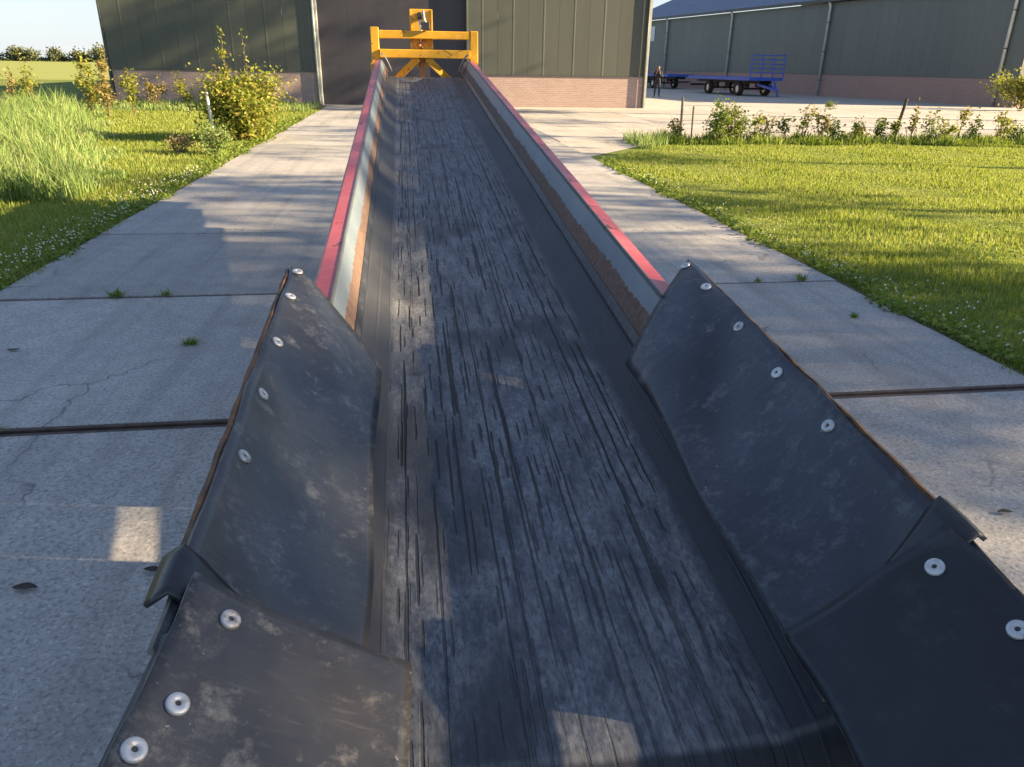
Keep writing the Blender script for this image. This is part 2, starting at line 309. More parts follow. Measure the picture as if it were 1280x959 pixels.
M['skin'] = plain('skin', (.26, .16, .11), (.22, .13, .09), .6, 0, 10, 0)
M['coat'] = plain('dark_coat', (.018, .019, .024), (.03, .03, .035), .85, 0, 8, .2)
M['jeans'] = plain('dark_trousers', (.022, .025, .036), (.035, .037, .045), .85, 0, 8, .2)
M['hair'] = plain('brown_hair', (.06, .04, .025), (.03, .02, .012), .7, 0, 30, .3)

# ------------------------------------------------------------------ helpers
OFF = {}
def tag(o, label, cat, group=None):
    o['label'] = label; o['category'] = cat
    if group: o['group'] = group
    return o
def empty(name, loc, label, cat, group=None, rz=0):
    o = bpy.data.objects.new(name, None); COL.objects.link(o); o.location = loc; o.rotation_euler = (0, 0, rz); o.empty_display_size = .2
    OFF[o] = Vector(loc) if rz == 0 else Vector((0, 0, 0))
    return tag(o, label, cat, group)
def link(name, me, mat=None, parent=None, loc=None, rot=None, label=None, local=False):
    o = bpy.data.objects.new(name, me); COL.objects.link(o)
    if mat is not None and not me.materials: me.materials.append(mat)
    if parent is not None: o.parent = parent; OFF[o] = OFF.get(parent, Vector((0, 0, 0)))
    if loc is not None: o.location = Vector(loc) - (OFF.get(parent, Vector((0, 0, 0))) if (parent and not local) else Vector((0, 0, 0)))
    if rot is not None: o.rotation_euler = rot
    if label: o['label'] = label
    return o
def mesh(name, verts, faces, smooth=False, uv=None):
    me = bpy.data.meshes.new(name); me.from_pydata([tuple(v) for v in verts], [], faces); me.update()
    if smooth: me.polygons.foreach_set('use_smooth', [True]*len(me.polygons))
    if uv is not None:
        l = me.uv_layers.new(name='UVMap'); vi = np.empty(len(me.loops), int); me.loops.foreach_get('vertex_index', vi)
        l.data.foreach_set('uv', np.asarray(uv, float)[vi].ravel())
    return me
def part(name, verts, faces, mat, parent=None, smooth=False, uv=None, label=None):
    """verts are world coordinates (or root-local when the root is rotated)"""
    off = OFF.get(parent, Vector((0, 0, 0))) if parent else Vector((0, 0, 0))
    vs = [(v[0]-off[0], v[1]-off[1], v[2]-off[2]) for v in verts]
    return link(name, mesh(name, vs, faces, smooth, uv), mat, parent, label=label)
BOXF = [(0, 1, 3, 2), (4, 6, 7, 5), (0, 4, 5, 1), (2, 3, 7, 6), (0, 2, 6, 4), (1, 5, 7, 3)]
def boxv(x0, x1, y0, y1, z0, z1): return [(x, y, z) for x in (x0, x1) for y in (y0, y1) for z in (z0, z1)]
def bevelled(me, wdt=.01, seg=1):
    bm = bmesh.new(); bm.from_mesh(me); bmesh.ops.recalc_face_normals(bm, faces=bm.faces)
    bmesh.ops.bevel(bm, geom=list(bm.edges), offset=wdt, segments=seg, affect='EDGES', profile=.6); bm.to_mesh(me); bm.free(); return me
def box(name, b, mat, parent=None, bev=0., label=None):
    o = part(name, boxv(*b), BOXF, mat, parent, label=label)
    if bev: bevelled(o.data, bev)
    return o
class MB:
    def __init__(s): s.v = []; s.f = []
    def add(s, v, f): k = len(s.v); s.v += [tuple(x) for x in v]; s.f += [tuple(i+k for i in q) for q in f]; return s
    def box(s, *b): return s.add(boxv(*b), BOXF)
    def tube(s, pts, rad, seg=8, caps=True):
        pts = [Vector(p) for p in pts]; rr = rad if isinstance(rad, (list, tuple)) else [rad]*len(pts); rings = []; k = len(s.v)
        for i, p in enumerate(pts):
            d = (pts[min(i+1, len(pts)-1)] - pts[max(i-1, 0)]).normalized()
            a = d.orthogonal().normalized() if i == 0 else (A - d*A.dot(d)).normalized()
            A = a; b = d.cross(a)
            s.v += [tuple(p + (a*math.cos(2*math.pi*j/seg) + b*math.sin(2*math.pi*j/seg))*rr[i]) for j in range(seg)]
        for i in range(len(pts)-1):
            for j in range(seg): s.f.append((k+i*seg+j, k+i*seg+(j+1) % seg, k+(i+1)*seg+(j+1) % seg, k+(i+1)*seg+j))
        if caps: s.f.append(tuple(k+j for j in range(seg))[::-1]); s.f.append(tuple(k+(len(pts)-1)*seg+j for j in range(seg)))
        return s
    def beam(s, a, b, w_, h_, up=(0, 0, 1)):
        a = Vector(a); b = Vector(b); d = (b-a).normalized(); x = d.cross(Vector(up)).normalized(); y = x.cross(d)
        v = [p + x*(sx*w_/2) + y*(sy*h_/2) for p in (a, b) for sx in (-1, 1) for sy in (-1, 1)]
        return s.add(v, BOXF)
    def build(s, name, mat, parent=None, smooth=False, label=None): return part(name, s.v, s.f, mat, parent, smooth, label=label)
def npmesh(name, V, tri):
    """V (n,3), tri (m,k) arrays -> mesh, quickly"""
    me = bpy.data.meshes.new(name); n, k = tri.shape
    me.vertices.add(len(V)); me.vertices.foreach_set('co', np.ascontiguousarray(V, np.float32).ravel())
    me.loops.add(n*k); me.loops.foreach_set('vertex_index', np.ascontiguousarray(tri, np.int32).ravel())
    me.polygons.add(n); me.polygons.foreach_set('loop_start', np.arange(0, n*k, k, dtype=np.int32)); me.polygons.foreach_set('loop_total', np.full(n, k, np.int32))
    me.update(calc_edges=True); return me
def leaves_mesh(name, P, size, aspect=.55, up=.3, droop=0.):
    """folded diamond leaves at points P (n,3), sizes (n,)"""
    n = len(P); d = rng.normal(size=(n, 3)); d[:, 2] = d[:, 2]*.6 - droop; d /= np.linalg.norm(d, axis=1)[:, None]
    q = rng.normal(size=(n, 3)); q[:, 2] += up; nn = q - (q*d).sum(1)[:, None]*d; nn /= np.linalg.norm(nn, axis=1)[:, None]
    s_ = np.cross(d, nn); L_ = np.asarray(size)[:, None]
    V = np.stack([P, P+d*L_*.5+s_*L_*aspect*.5+nn*L_*.10, P+d*L_, P+d*L_*.5-s_*L_*aspect*.5+nn*L_*.10], 1).reshape(-1, 3)
    i = np.arange(n)[:, None]*4
    T = np.concatenate([i+np.array([[0, 1, 2]]), i+np.array([[0, 2, 3]])], 0)
    return npmesh(name, V, T)
def blades_mesh(name, P, h, wid, lean=.35, segs=1, dirbias=(0, 0)):
    n = len(P); a = rng.uniform(0, 2*np.pi, n); ld = np.stack([np.cos(a)+dirbias[0], np.sin(a)+dirbias[1]], 1)
    le = rng.uniform(.1, 1, n)*lean; b = rng.uniform(0, 2*np.pi, n); wv = np.stack([np.cos(b), np.sin(b), 0*b], 1)*np.asarray(wid)[:, None]/2
    h = np.asarray(h); tip = P + np.stack([ld[:, 0]*le*h, ld[:, 1]*le*h, h*np.sqrt(np.maximum(.15, 1-le**2*.6))], 1)
    if segs == 1:
        V = np.stack([P-wv, P+wv, tip], 1).reshape(-1, 3); i = np.arange(n)[:, None]*3; return npmesh(name, V, i+np.array([[0, 1, 2]]))
    mid = P*.45 + tip*.55; mid[:, :2] -= ld*(le*h*.22)[:, None]; mid[:, 2] += h*.08
    V = np.stack([P-wv, P+wv, mid-wv*.8, mid+wv*.8, tip], 1).reshape(-1, 3); i = np.arange(n)[:, None]*5
    return npmesh(name, V, np.concatenate([i+np.array([[0, 1, 3]]), i+np.array([[0, 3, 2]]), i+np.array([[2, 3, 4]])], 0))
def structure(o): o['kind'] = 'structure'; return o
def stuff(o, label, cat): o['kind'] = 'stuff'; o['label'] = label; o['category'] = cat; return o

# ------------------------------------------------------------------ ground, field, path, yard
g = mesh('ground', [(x*60, y*60-60, -.03) for y in range(-8, 34) for x in range(-30, 31)],
         [(j*61+i, j*61+i+1, (j+1)*61+i+1, (j+1)*61+i) for j in range(41) for i in range(60)])
structure(link('ground', g, M['lawn']))
structure(link('field', mesh('field', [(-900, 72, -.024), (-12, 72, -.024), (40, 110, -.024), (40, 440, -.024), (-900, 440, -.024)], [(0, 1, 2, 3, 4)]), M['field']))
# path of steel-edged concrete slabs (three abreast)
PX = [-3.13, .245, 3.62]; PITCHY = 2.30
path = structure(link('path', mesh('path', [(-3.18, -7, -.022), (3.66, -7, -.022), (3.66, 33.7, -.022), (-3.18, 33.7, -.022)], [(0, 1, 2, 3)]), M['dirt']))
def slab_mesh(wx, wy, e, name='slab'):
    return bevelled(mesh(name, boxv(-wx/2+e, wx/2-e, -wy/2+e, wy/2-e, -.10, 0), BOXF), .004)
SL = slab_mesh(3.375, 2.30, .040)
fr = MB(); a, b = 3.375/2-.010, 2.30/2-.010; t = .026
fr.box(-a, a, b-t, b, -.08, -.003); fr.box(-a, a, -b, -b+t, -.08, -.003); fr.box(-a, -a+t, -b+t+.001, b-t-.001, -.08, -.003); fr.box(a-t, a, -b+t+.001, b-t-.001, -.08, -.003)
FR = mesh('steel_edge', fr.v, fr.f); SLF = slab_mesh(3.375, 2.30, .007, 'slab_far')
for j in range(18):
    yc = 3.50 + PITCHY*(j-3) - PITCHY/2
    if yc > 33: break
    for i in range(2):
        xc = (PX[i]+PX[i+1])/2
        o = link('slab', SL if j <= 4 else SLF, M['concrete'], path, (xc, yc, random.uniform(-.005, .003)), (random.uniform(-.0022, .0022), random.uniform(-.0022, .0022), random.uniform(-.002, .002)))
        if j <= 4: link('steel_edge', FR, M['steel_edge'], o, (0, 0, 0), local=True)
yard = structure(link('yard', mesh('yard', [(3.64, 15.2, -.018), (6.3, 18.6, -.018), (60, 18.2, -.018), (60, 100, -.018), (10.5, 100, -.018), (10.5, 33.7, -.018), (3.64, 33.7, -.018)], [(0, 1, 2, 3, 4, 5, 6)]), M['yard']))
YS = slab_mesh(2.25, 2.30, .008, 'yard_slab')
for j in range(7):
    for i in range(14):
        xc = 4.765+2.25*i; yc = 19.9+2.30*j - .5
        if yc > 34.2 or (xc < 6.4 and yc < 18.5) or yc < 19.6 and xc > 5: continue
        link('slab', YS, M['yard'], yard, (xc, yc, random.uniform(-.006, .002)), (random.uniform(-.002, .002), random.uniform(-.002, .002), random.uniform(-.002, .002)))
structure(link('flower_bed', mesh('flower_bed', [(-11.6, 29.6, -.012), (-3.3, 29.9, -.012), (-3.3, 33.75, -.012), (-11.6, 33.75, -.012)], [(0, 1, 2, 3)]), M['soil']))

# ------------------------------------------------------------------ barn in front
BY = 33.8
barn = empty('barn', (-.5, BY, 0), 'green metal barn with red brick plinth and recessed dark door behind the conveyor', 'barn')
def rib_panel(wid, z0, z1, ribs, depth=.03):
    xs = []
    for i in range(ribs):
        x = wid*(i+.5)/ribs; xs += [(x-.045, 0), (x-.02, -depth), (x+.02, -depth), (x+.045, 0)]
    prof = [(.004, 0)] + xs + [(wid-.004, 0)]
    n = len(prof); v = [(x, y, z) for z in (z0, z1) for x, y in prof] + [(x, .04, z) for z in (z0, z1) for x in (.004, wid-.004)]
    fc = [(i, i+1, n+i+1, n+i) for i in range(n-1)] + [(0, n, 2*n+2, 2*n), (n-1, 2*n+1, 2*n+3, 2*n-1), (2*n, 2*n+2, 2*n+3, 2*n+1)]
    return mesh('cladding_panel', v, fc)
PL = rib_panel(8.1/6, 1.31, 5.2, 1, .006); PR = rib_panel(7.7/6, 1.27, 5.2, 1, .006)
for i in range(6): link('cladding_panel', PL, M['green'], barn, (-11.38+8.1/6*i, BY, 0))
for i in range(6): link('cladding_panel', PR, M['green'], barn, (2.68+7.7/6*i, BY, 0))
box('brick_plinth', (-11.34, -3.36, BY+.01, BY+.36, -.05, 1.30), M['brick'], barn)
box('brick_plinth', (2.74, 10.34, BY+.01, BY+.36, -.05, 1.26), M['brick'], barn)
box('plinth_cap', (-11.36, -3.35, BY-.035, BY+.002, 1.285, 1.309), M['gutter'], barn)
box('plinth_cap', (2.73, 10.36, BY-.035, BY+.002, 1.245, 1.268), M['gutter'], barn)
RD = .27
for i in range(5):
    x0 = -3.28+5.96/5*i
    o = box('door_panel', (x0+.002, x0+5.96/5-.002, BY+RD, BY+RD+.06, .02, 4.75), M['door'], barn)
box('door_light_stop', (-3.27, 2.65, BY+RD+.075, BY+RD+.10, .0, 4.76), M['black'], barn)  # unseen sheet added to stop light leaking through the panel gaps
box('door_threshold', (-3.27, 2.67, BY-.10, BY+RD+.2, -.05, .016), M['concrete'], barn)
box('door_jamb', (-3.36, -3.285, BY-.05, BY+RD+.05, 0, 4.8), M['trim'], barn, .006)
box('door_jamb', (2.665, 2.735, BY-.05, BY+RD+.05, 0, 4.8), M['green'], barn, .006)
box('lintel', (-3.28, 2.66, BY-.01, BY+.3, 4.78, 5.2), M['green'], barn)
box('corner_trim', (-11.46, -11.39, BY-.05, BY+.2, 0, 5.2), M['gutter'], barn)
box('corner_trim', (10.375, 10.46, BY-.05, BY+.2, 0, 5.2), M['trim'], barn)
part('gable', [(-11.4, BY+.02, 5.2), (10.4, BY+.02, 5.2), (-.5, BY+.02, 8.3), (-11.4, BY+.3, 5.2), (10.4, BY+.3, 5.2), (-.5, BY+.3, 8.3)], [(0, 1, 2), (5, 4, 3), (0, 3, 4, 1), (1, 4, 5, 2), (2, 5, 3, 0)], M['green'], barn)
BD = 36
for x0, x1 in ((-11.4, -11.1), (10.1, 10.38)):
    box('side_wall', (x0, x1, BY+.365, BY+BD, 1.31, 5.15), M['green'], barn); box('side_plinth', (x0+.01, x1-.01, BY+.365, BY+BD, -.05, 1.305), M['brick2'], barn)
box('rear_wall', (-11.09, 10.09, BY+BD-.3, BY+BD-.01, 0, 5.15), M['green'], barn)
part('roof', [(-11.9, BY-.4, 5.05), (-.5, BY-.4, 8.42), (10.9, BY-.4, 5.05), (-11.9, BY+BD+.4, 5.05), (-.5, BY+BD+.4, 8.42), (10.9, BY+BD+.4, 5.05), (-11.9, BY-.4, 5.17), (-.5, BY-.4, 8.56), (10.9, BY-.4, 5.17), (-11.9, BY+BD+.4, 5.17), (-.5, BY+BD+.4, 8.56), (10.9, BY+BD+.4, 5.17)],
     [(0, 1, 4, 3), (1, 2, 5, 4), (6, 9, 10, 7), (7, 10, 11, 8), (0, 6, 7, 1), (1, 7, 8, 2), (3, 4, 10, 9), (4, 5, 11, 10), (0, 3, 9, 6), (2, 8, 11, 5)], M['roof'], barn)
MB().tube([(-3.42, BY-.09, .05), (-3.42, BY-.09, 5.0)], .05, 10).build('downpipe', M['trim'], barn, True)
MB().tube([(10.31, BY-.09, .05), (10.31, BY-.09, 5.0)], .045, 10).build('downpipe', M['green'], barn, True)

# ------------------------------------------------------------------ long shed on the right
A2 = R(10.0); S0 = Vector((31.35, 37.6, 0))
shed = empty('long_shed', S0, 'long grey green shed with pink brick plinth and blue roof behind the yard', 'shed', rz=A2)   # local +y runs along the wall away from the camera
OFF[shed] = Vector((0, 0, 0))
SLEN = 46.; EH = 5.85
wid = 1.5; SP = mesh('cladding_panel', *(lambda m: (m.v, m.f))(MB().box(-.02, .03, .004, wid-.004, 1.36, EH-.05)))
for i in range(int(SLEN/wid)): link('cladding_panel', SP, M['green2'], shed, (0, wid*i, 0), local=True)
box('brick_plinth', (0, .3, 0, SLEN, -.05, 1.35), M['brick2'], shed)
for s_ in (1.1, 15.2, 26.9, 37.6):
    MB().tube([(-.14, s_, 0), (-.14, s_, EH-.25), (-.28, s_, EH-.02)], .085, 12).build('downpipe', M['pipe'], shed, True)
    for z in (1.0, 2.8, 4.6): box('pipe_clip', (-.24, -.034, s_-.10, s_+.10, z-.02, z+.02), M['gutter'], shed)
MB().box(-.46, -.22, -.3, SLEN+.3, EH-.02, EH+.16).build('gutter', M['gutter'], shed)
box('window', (-.05, -.034, 40.2, 42.6, 4.0, 5.3), M['window'], shed)
SW = 26.; RH = 5.5
part('roof', [(-.35, -.4, EH+.02), (SW/2, -.4, EH+RH), (SW+.35, -.4, EH+.02), (-.35, SLEN+.4, EH+.02), (SW/2, SLEN+.4, EH+RH), (SW+.35, SLEN+.4, EH+.02)] + [(-.35, -.4, EH+.14), (SW/2, -.4, EH+RH+.14), (SW+.35, -.4, EH+.14), (-.35, SLEN+.4, EH+.14), (SW/2, SLEN+.4, EH+RH+.14), (SW+.35, SLEN+.4, EH+.14)],
     [(0, 1, 4, 3), (1, 2, 5, 4), (6, 9, 10, 7), (7, 10, 11, 8), (0, 6, 7, 1), (1, 7, 8, 2), (3, 4, 10, 9), (4, 5, 11, 10), (0, 3, 9, 6), (2, 8, 11, 5)], M['roof'], shed)
box('gable_plinth', (.31, SW, -.01, .29, -.05, 1.35), M['brick2x'], shed)
part('gable', [(-.02, -.02, 1.36), (SW, -.02, 1.36), (SW, -.02, EH), (SW/2, -.02, EH+RH-.1), (-.02, -.02, EH), (.1, .25, 1.36), (SW, .25, 1.36), (SW, .25, EH), (SW/2, .25, EH+RH-.1), (.1, .25, EH)], [(0, 1, 2, 3, 4), (9, 8, 7, 6, 5), (0, 5, 6, 1)], M['green'], shed)
box('corner_trim', (-.07, .10, -.06, -.021, 0, EH), M['gutter'], shed)
box('far_wall', (SW-.3, SW, .3, SLEN, 0, EH), M['green2'], shed); box('rear_wall', (.3, SW-.31, SLEN-.3, SLEN-.02, 0, EH), M['green2'], shed)

# ------------------------------------------------------------------ conveyor
INC = R(5.4166); PR_ = .751; CXO = .2355
ey = Vector((0, math.cos(INC), math.sin(INC))); ez = Vector((0, -math.sin(INC), math.cos(INC)))
def K(u, v, s): return Vector((CXO+u, 0, CAM_H)) + ey*s + ez*(v-PR_)
conv = empty('belt_conveyor', (CXO, 4.5, 0), 'long inclined belt conveyor with red edges, black rubber side flaps and yellow head frame', 'conveyor')
TAIL, HEAD = .672, 8.95
def sweep(prof, s0, s1, n, closed=True):
    ss = [s0+(s1-s0)*i/n for i in range(n+1)]; m = len(prof)
    v = [K(u, w_, s) for s in ss for u, w_ in prof]; fc = []
    for i in range(n):
        for j in range(m if closed else m-1): fc.append((i*m+j, i*m+(j+1) % m, (i+1)*m+(j+1) % m, (i+1)*m+j))
    if closed: fc += [tuple(range(m))[::-1], tuple(n*m+j for j in range(m))]
    return v, fc
# belt: troughed strip, thick, turning down round both drums
NS = 260; bu = np.concatenate([np.linspace(-.398, -.289, 6), np.linspace(-.26, .26, 15), np.linspace(.289, .398, 6)])
def bh(u):
    a = abs(u); t = max(0, (a-.285))/.113
    return -.2375 + .092*(t**1.25)
verts = []; uvs = []; DR = .085
prof_s = [(None, k) for k in range(9)]
rows = []
for k in range(8, 0, -1): rows.append((TAIL - DR*math.sin(math.pi/2*k/8*1.6), -DR*(1-math.cos(math.pi/2*k/8*1.6)), TAIL-.02*k))
for i in range(NS+1): s = TAIL+(HEAD-TAIL)*i/NS; rows.append((s, 0, s))
for k in range(1, 9): rows.append((HEAD + DR*math.sin(math.pi/2*k/8*1.6), -DR*(1-math.cos(math.pi/2*k/8*1.6)), HEAD+.02*k))
for s, dz, sv in rows:
    fl = min(1, max(0, (s-TAIL+.02)/.35)) ; fl = .45+.55*fl; fl *= 1-.92*min(1, max(0, (s-8.1)/.8))
    for uu in bu:
        verts.append(K(uu, -.2375 + (bh(uu)+.2375)*fl + dz + .0015*math.sin(s*3.1+uu*5), s)); uvs.append((uu, sv))
m = len(bu); fc = [(i*m+j, i*m+j+1, (i+1)*m+j+1, (i+1)*m+j) for i in range(len(rows)-1) for j in range(m-1)]
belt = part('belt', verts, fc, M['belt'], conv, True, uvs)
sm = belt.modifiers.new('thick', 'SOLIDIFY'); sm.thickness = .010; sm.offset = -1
mb = MB(); mb.tube([K(-.40, -.2375-.012-DR+.01, TAIL), K(.40, -.2375-.012-DR+.01, TAIL)], DR-.012, 20); mb.build('tail_drum', M['dark_steel'], conv, True)
mb = MB(); mb.tube([K(-.40, -.2375-.012-DR+.01, HEAD), K(.40, -.2375-.012-DR+.01, HEAD)], DR-.012, 20); mb.build('head_drum', M['dark_steel'], conv, True)
RAIL0, RAIL1 = 1.83, 8.22
for sg in (-1, 1):
    # worn inner wall plate, seen from above
    n = 60; v = []; uvw = []
    for i in range(n+1):
        s_ = RAIL0+(RAIL1+.55-RAIL0)*i/n
        for q in range(7):
            t = q/6; s = s_ - .08*t*(1-i/n); dn = 0 if s < RAIL1 else -(s-RAIL1)*.10
            v.append(K(sg*(.444-.052*t), -.002-.146*t + dn*(1-t), s)); uvw.append((s, t))
    fw = [(i*7+j, i*7+j+1, (i+1)*7+j+1, (i+1)*7+j) for i in range(n) for j in range(6)]
    if sg < 0: fw = [q[::-1] for q in fw]
    o = part('side_wall', v, fw, M['wall'], conv, False, uvw, label=('left' if sg < 0 else 'right')+' inner wall, blue grey paint worn to rust along the belt'); md = o.modifiers.new('t', 'SOLIDIFY'); md.thickness = .004; md.offset = -1
    for i_, (a, b) in enumerate(((RAIL0, 3.95), (3.956, 6.10), (6.106, RAIL1))):
        lip = [(sg*.444, .004), (sg*.492, -.004), (sg*.502, -.014), (sg*.502, -.062), (sg*.498, -.062), (sg*.498, -.016), (sg*.444, -.001)]
        vv, ff = sweep(lip, a, b, 14); part('red_lip', vv, ff, M['red'], conv)
    e = [(sg*.4435, .0065), (sg*.4395, .0065), (sg*.4365, -.017), (sg*.4405, -.018)]
    vv, ff = sweep(e, RAIL0, RAIL1, 14); part('edge_bead', vv, ff, M['greyedge'], conv)
    # sealing strip between wall and belt
    e = [(sg*.400, -.125), (sg*.385, -.150), (sg*.381, -.147), (sg*.394, -.122)]
    vv, ff = sweep(e, .75, 8.7, 30); part('rubber_seal', vv, ff, M['rubber_r'], conv)
    # outer side frame: plate with an opening shaped to let a sun patch through near the tail, stiffeners and bottom channel
    W0 = (1.90, 2.25)
    for (a, b, lo, hi) in ((.45, W0[0], -.60, -.064), (W0[0], W0[1], -.385, -.064), (W0[0], W0[1], -.60, -.445), (W0[1], 7.7, -.60, -.064), (7.7, 8.75, -.52, -.064)):
        pr = [(sg*.498, hi), (sg*.502, hi), (sg*.502, lo), (sg*.498, lo)]
        vv, ff = sweep(pr, a+.001, b-.001, 4); part('frame_plate', vv, ff, M['grey_paint'], conv)
    # support leg at the tail
    mb = MB(); a = K(sg*.47, -.6, .9); mb.beam(a, (a.x, a.y, .012), .06, .06, (0, 1, 0)); mb.box(a.x-.08, a.x+.08, a.y-.08, a.y+.08, 0.001, .012); mb.build('leg', M['grey_paint'], conv)
# axle and wheels
ay = 4.1
mb = MB(); mb.tube([(CXO-.42, ay, .24), (CXO+.42, ay, .24)], .03, 10)
for sg in (-1, 1):
    a = K(sg*.45, -.58, ay); mb.beam((CXO+sg*.36, ay, .24), (CXO+sg*.36, a.y, a.z), .05, .05, (0, 1, 0))
mb.build('axle', M['grey_paint'], conv)
for sg in (-1, 1):
    wm = MB(); prof = [(-.06, .16), (-.075, .2), (-.06, .232), (0, .24), (.06, .232), (.075, .2), (.06, .16)]
    n = 24
    v = [(CXO+sg*.43+a, ay+rr*math.cos(2*math.pi*j/n), .24+rr*math.sin(2*math.pi*j/n)) for a, rr in prof for j in range(n)]
    fc = [(i*n+j, i*n+(j+1) % n, ((i+1) % 7)*n+(j+1) % n, ((i+1) % 7)*n+j) for i in range(7) for j in range(n)]
    wt = part('wheel', v, fc, M['tyre'], conv, True)
    MB().tube([(CXO+sg*.43-.05, ay, .24), (CXO+sg*.43+.05, ay, .24)], .158, 20).build('rim', M['grey_paint'], wt)
# cross members under the belt
for s in (1.4, 3.0, 4.6, 6.2, 7.6):
    mb = MB(); mb.beam(K(-.497, -.50, s), K(.497, -.50, s), .06, .05, ez); mb.build('cross_member', M['grey_paint'], conv)

# washers
n = 24; wv = []; wf = []; rings = [(.0030, .002), (.0040, .0042), (.0118, .0040), (.0132, .0026), (.0135*1.0, .0)]
for rr, z in rings: wv += [(rr*math.cos(2*math.pi*j/n), rr*math.sin(2*math.pi*j/n), z) for j in range(n)]
wf = [(i*n+j, i*n+(j+1) % n, (i+1)*n+(j+1) % n, (i+1)*n+j) for i in range(len(rings)-1) for j in range(n)]
WASH = mesh('bolt_washer', wv, [q[::-1] for q in wf], True)
BOLT = mesh('bolt', [(.0032*math.cos(math.pi/3*j), .0032*math.sin(math.pi/3*j), z) for z in (.0005, .0030) for j in range(6)], [tuple(range(6, 12))] + [(j, (j+1) % 6, 6+(j+1) % 6, 6+j) for j in range(6)])
def bez(a, b, c, t): return a*(1-t)**2 + b*2*t*(1-t) + c*t*t
def sst(a, b, x): x = min(1, max(0, (x-a)/(b-a))); return x*x*(3-2*x)
def flap(name, top, inner, sag, mat, label, washers, sg, wav=.004, thick=.009, ns=36, ntt=18, seed=0, corner=None):
    """top/inner: functions q (0 near .. 1 far) -> (u, v, s); sheet sags between them"""
    def pt(q, t):
        a = Vector(top(q)); c = Vector(inner(q)); sg_ = sag - (sag+.078)*sst(.55, .93, q) if corner else sag; b = (a+c)/2 + Vector((0, -sg_, 0)) + Vector((sg*.012, 0, 0))
        p = bez(a, b, c, t)
        p.y += wav*(math.sin(q*7+seed)+.6*math.sin(q*13+t*4+seed*2))*t + wav*.5*math.sin(q*5+t*6+seed)
        p.x += sg*wav*.8*math.sin(q*9+seed*1.7)*(.3+t)
        p.y += .0022*math.cos(q*36+seed)*max(0, 1-t*2.2) + .002*math.sin(q*21+t*9+seed*3)
        return p
    v = []; 
    for i in range(ns+1):
        for j in range(ntt+1):
            p = pt(i/ns, j/ntt); v.append(K(p.x, p.y, p.z))
    fc = [(i*(ntt+1)+j, i*(ntt+1)+j+1, (i+1)*(ntt+1)+j+1, (i+1)*(ntt+1)+j) for i in range(ns) for j in range(ntt)]
    if sg < 0: fc = [q[::-1] for q in fc]
    # fc normals: make them face up and inwards
    a, b, c = (Vector(v[k]) for k in fc[0][:3])
    if (b-a).cross(c-a).z < 0: fc = [q[::-1] for q in fc]
    o = part(name, v, fc, mat, conv, True, label=label); o.data.materials.append(M['cut'])
    md = o.modifiers.new('t', 'SOLIDIFY'); md.thickness = thick; md.offset = -1; md.material_offset_rim = 1
    for (q, t) in washers:
        p0 = pt(q, t); e1 = pt(q+.01, t)-p0; e2 = pt(q, t+.01)-p0
        P = K(*p0); X = (K(*(p0+e1))-P).normalized(); Y = (K(*(p0+e2))-P); Nn = X.cross(Y).normalized()
        if Nn.z < 0: Nn = -Nn
        Nn = (Nn + Vector((random.uniform(-.06, .06), random.uniform(-.06, .06), 0))).normalized()
        qt = Nn.to_track_quat('Z', 'Y').to_euler(); wo_ = link('bolt_washer', WASH, M['zinc'], o, P+Nn*.0008, qt); link('bolt', BOLT, M['bolt'], wo_, (0, 0, 0), local=True)
    return o, pt
def lerp(a, b): return lambda q: tuple(a[i]+(b[i]-a[i])*q for i in range(3))
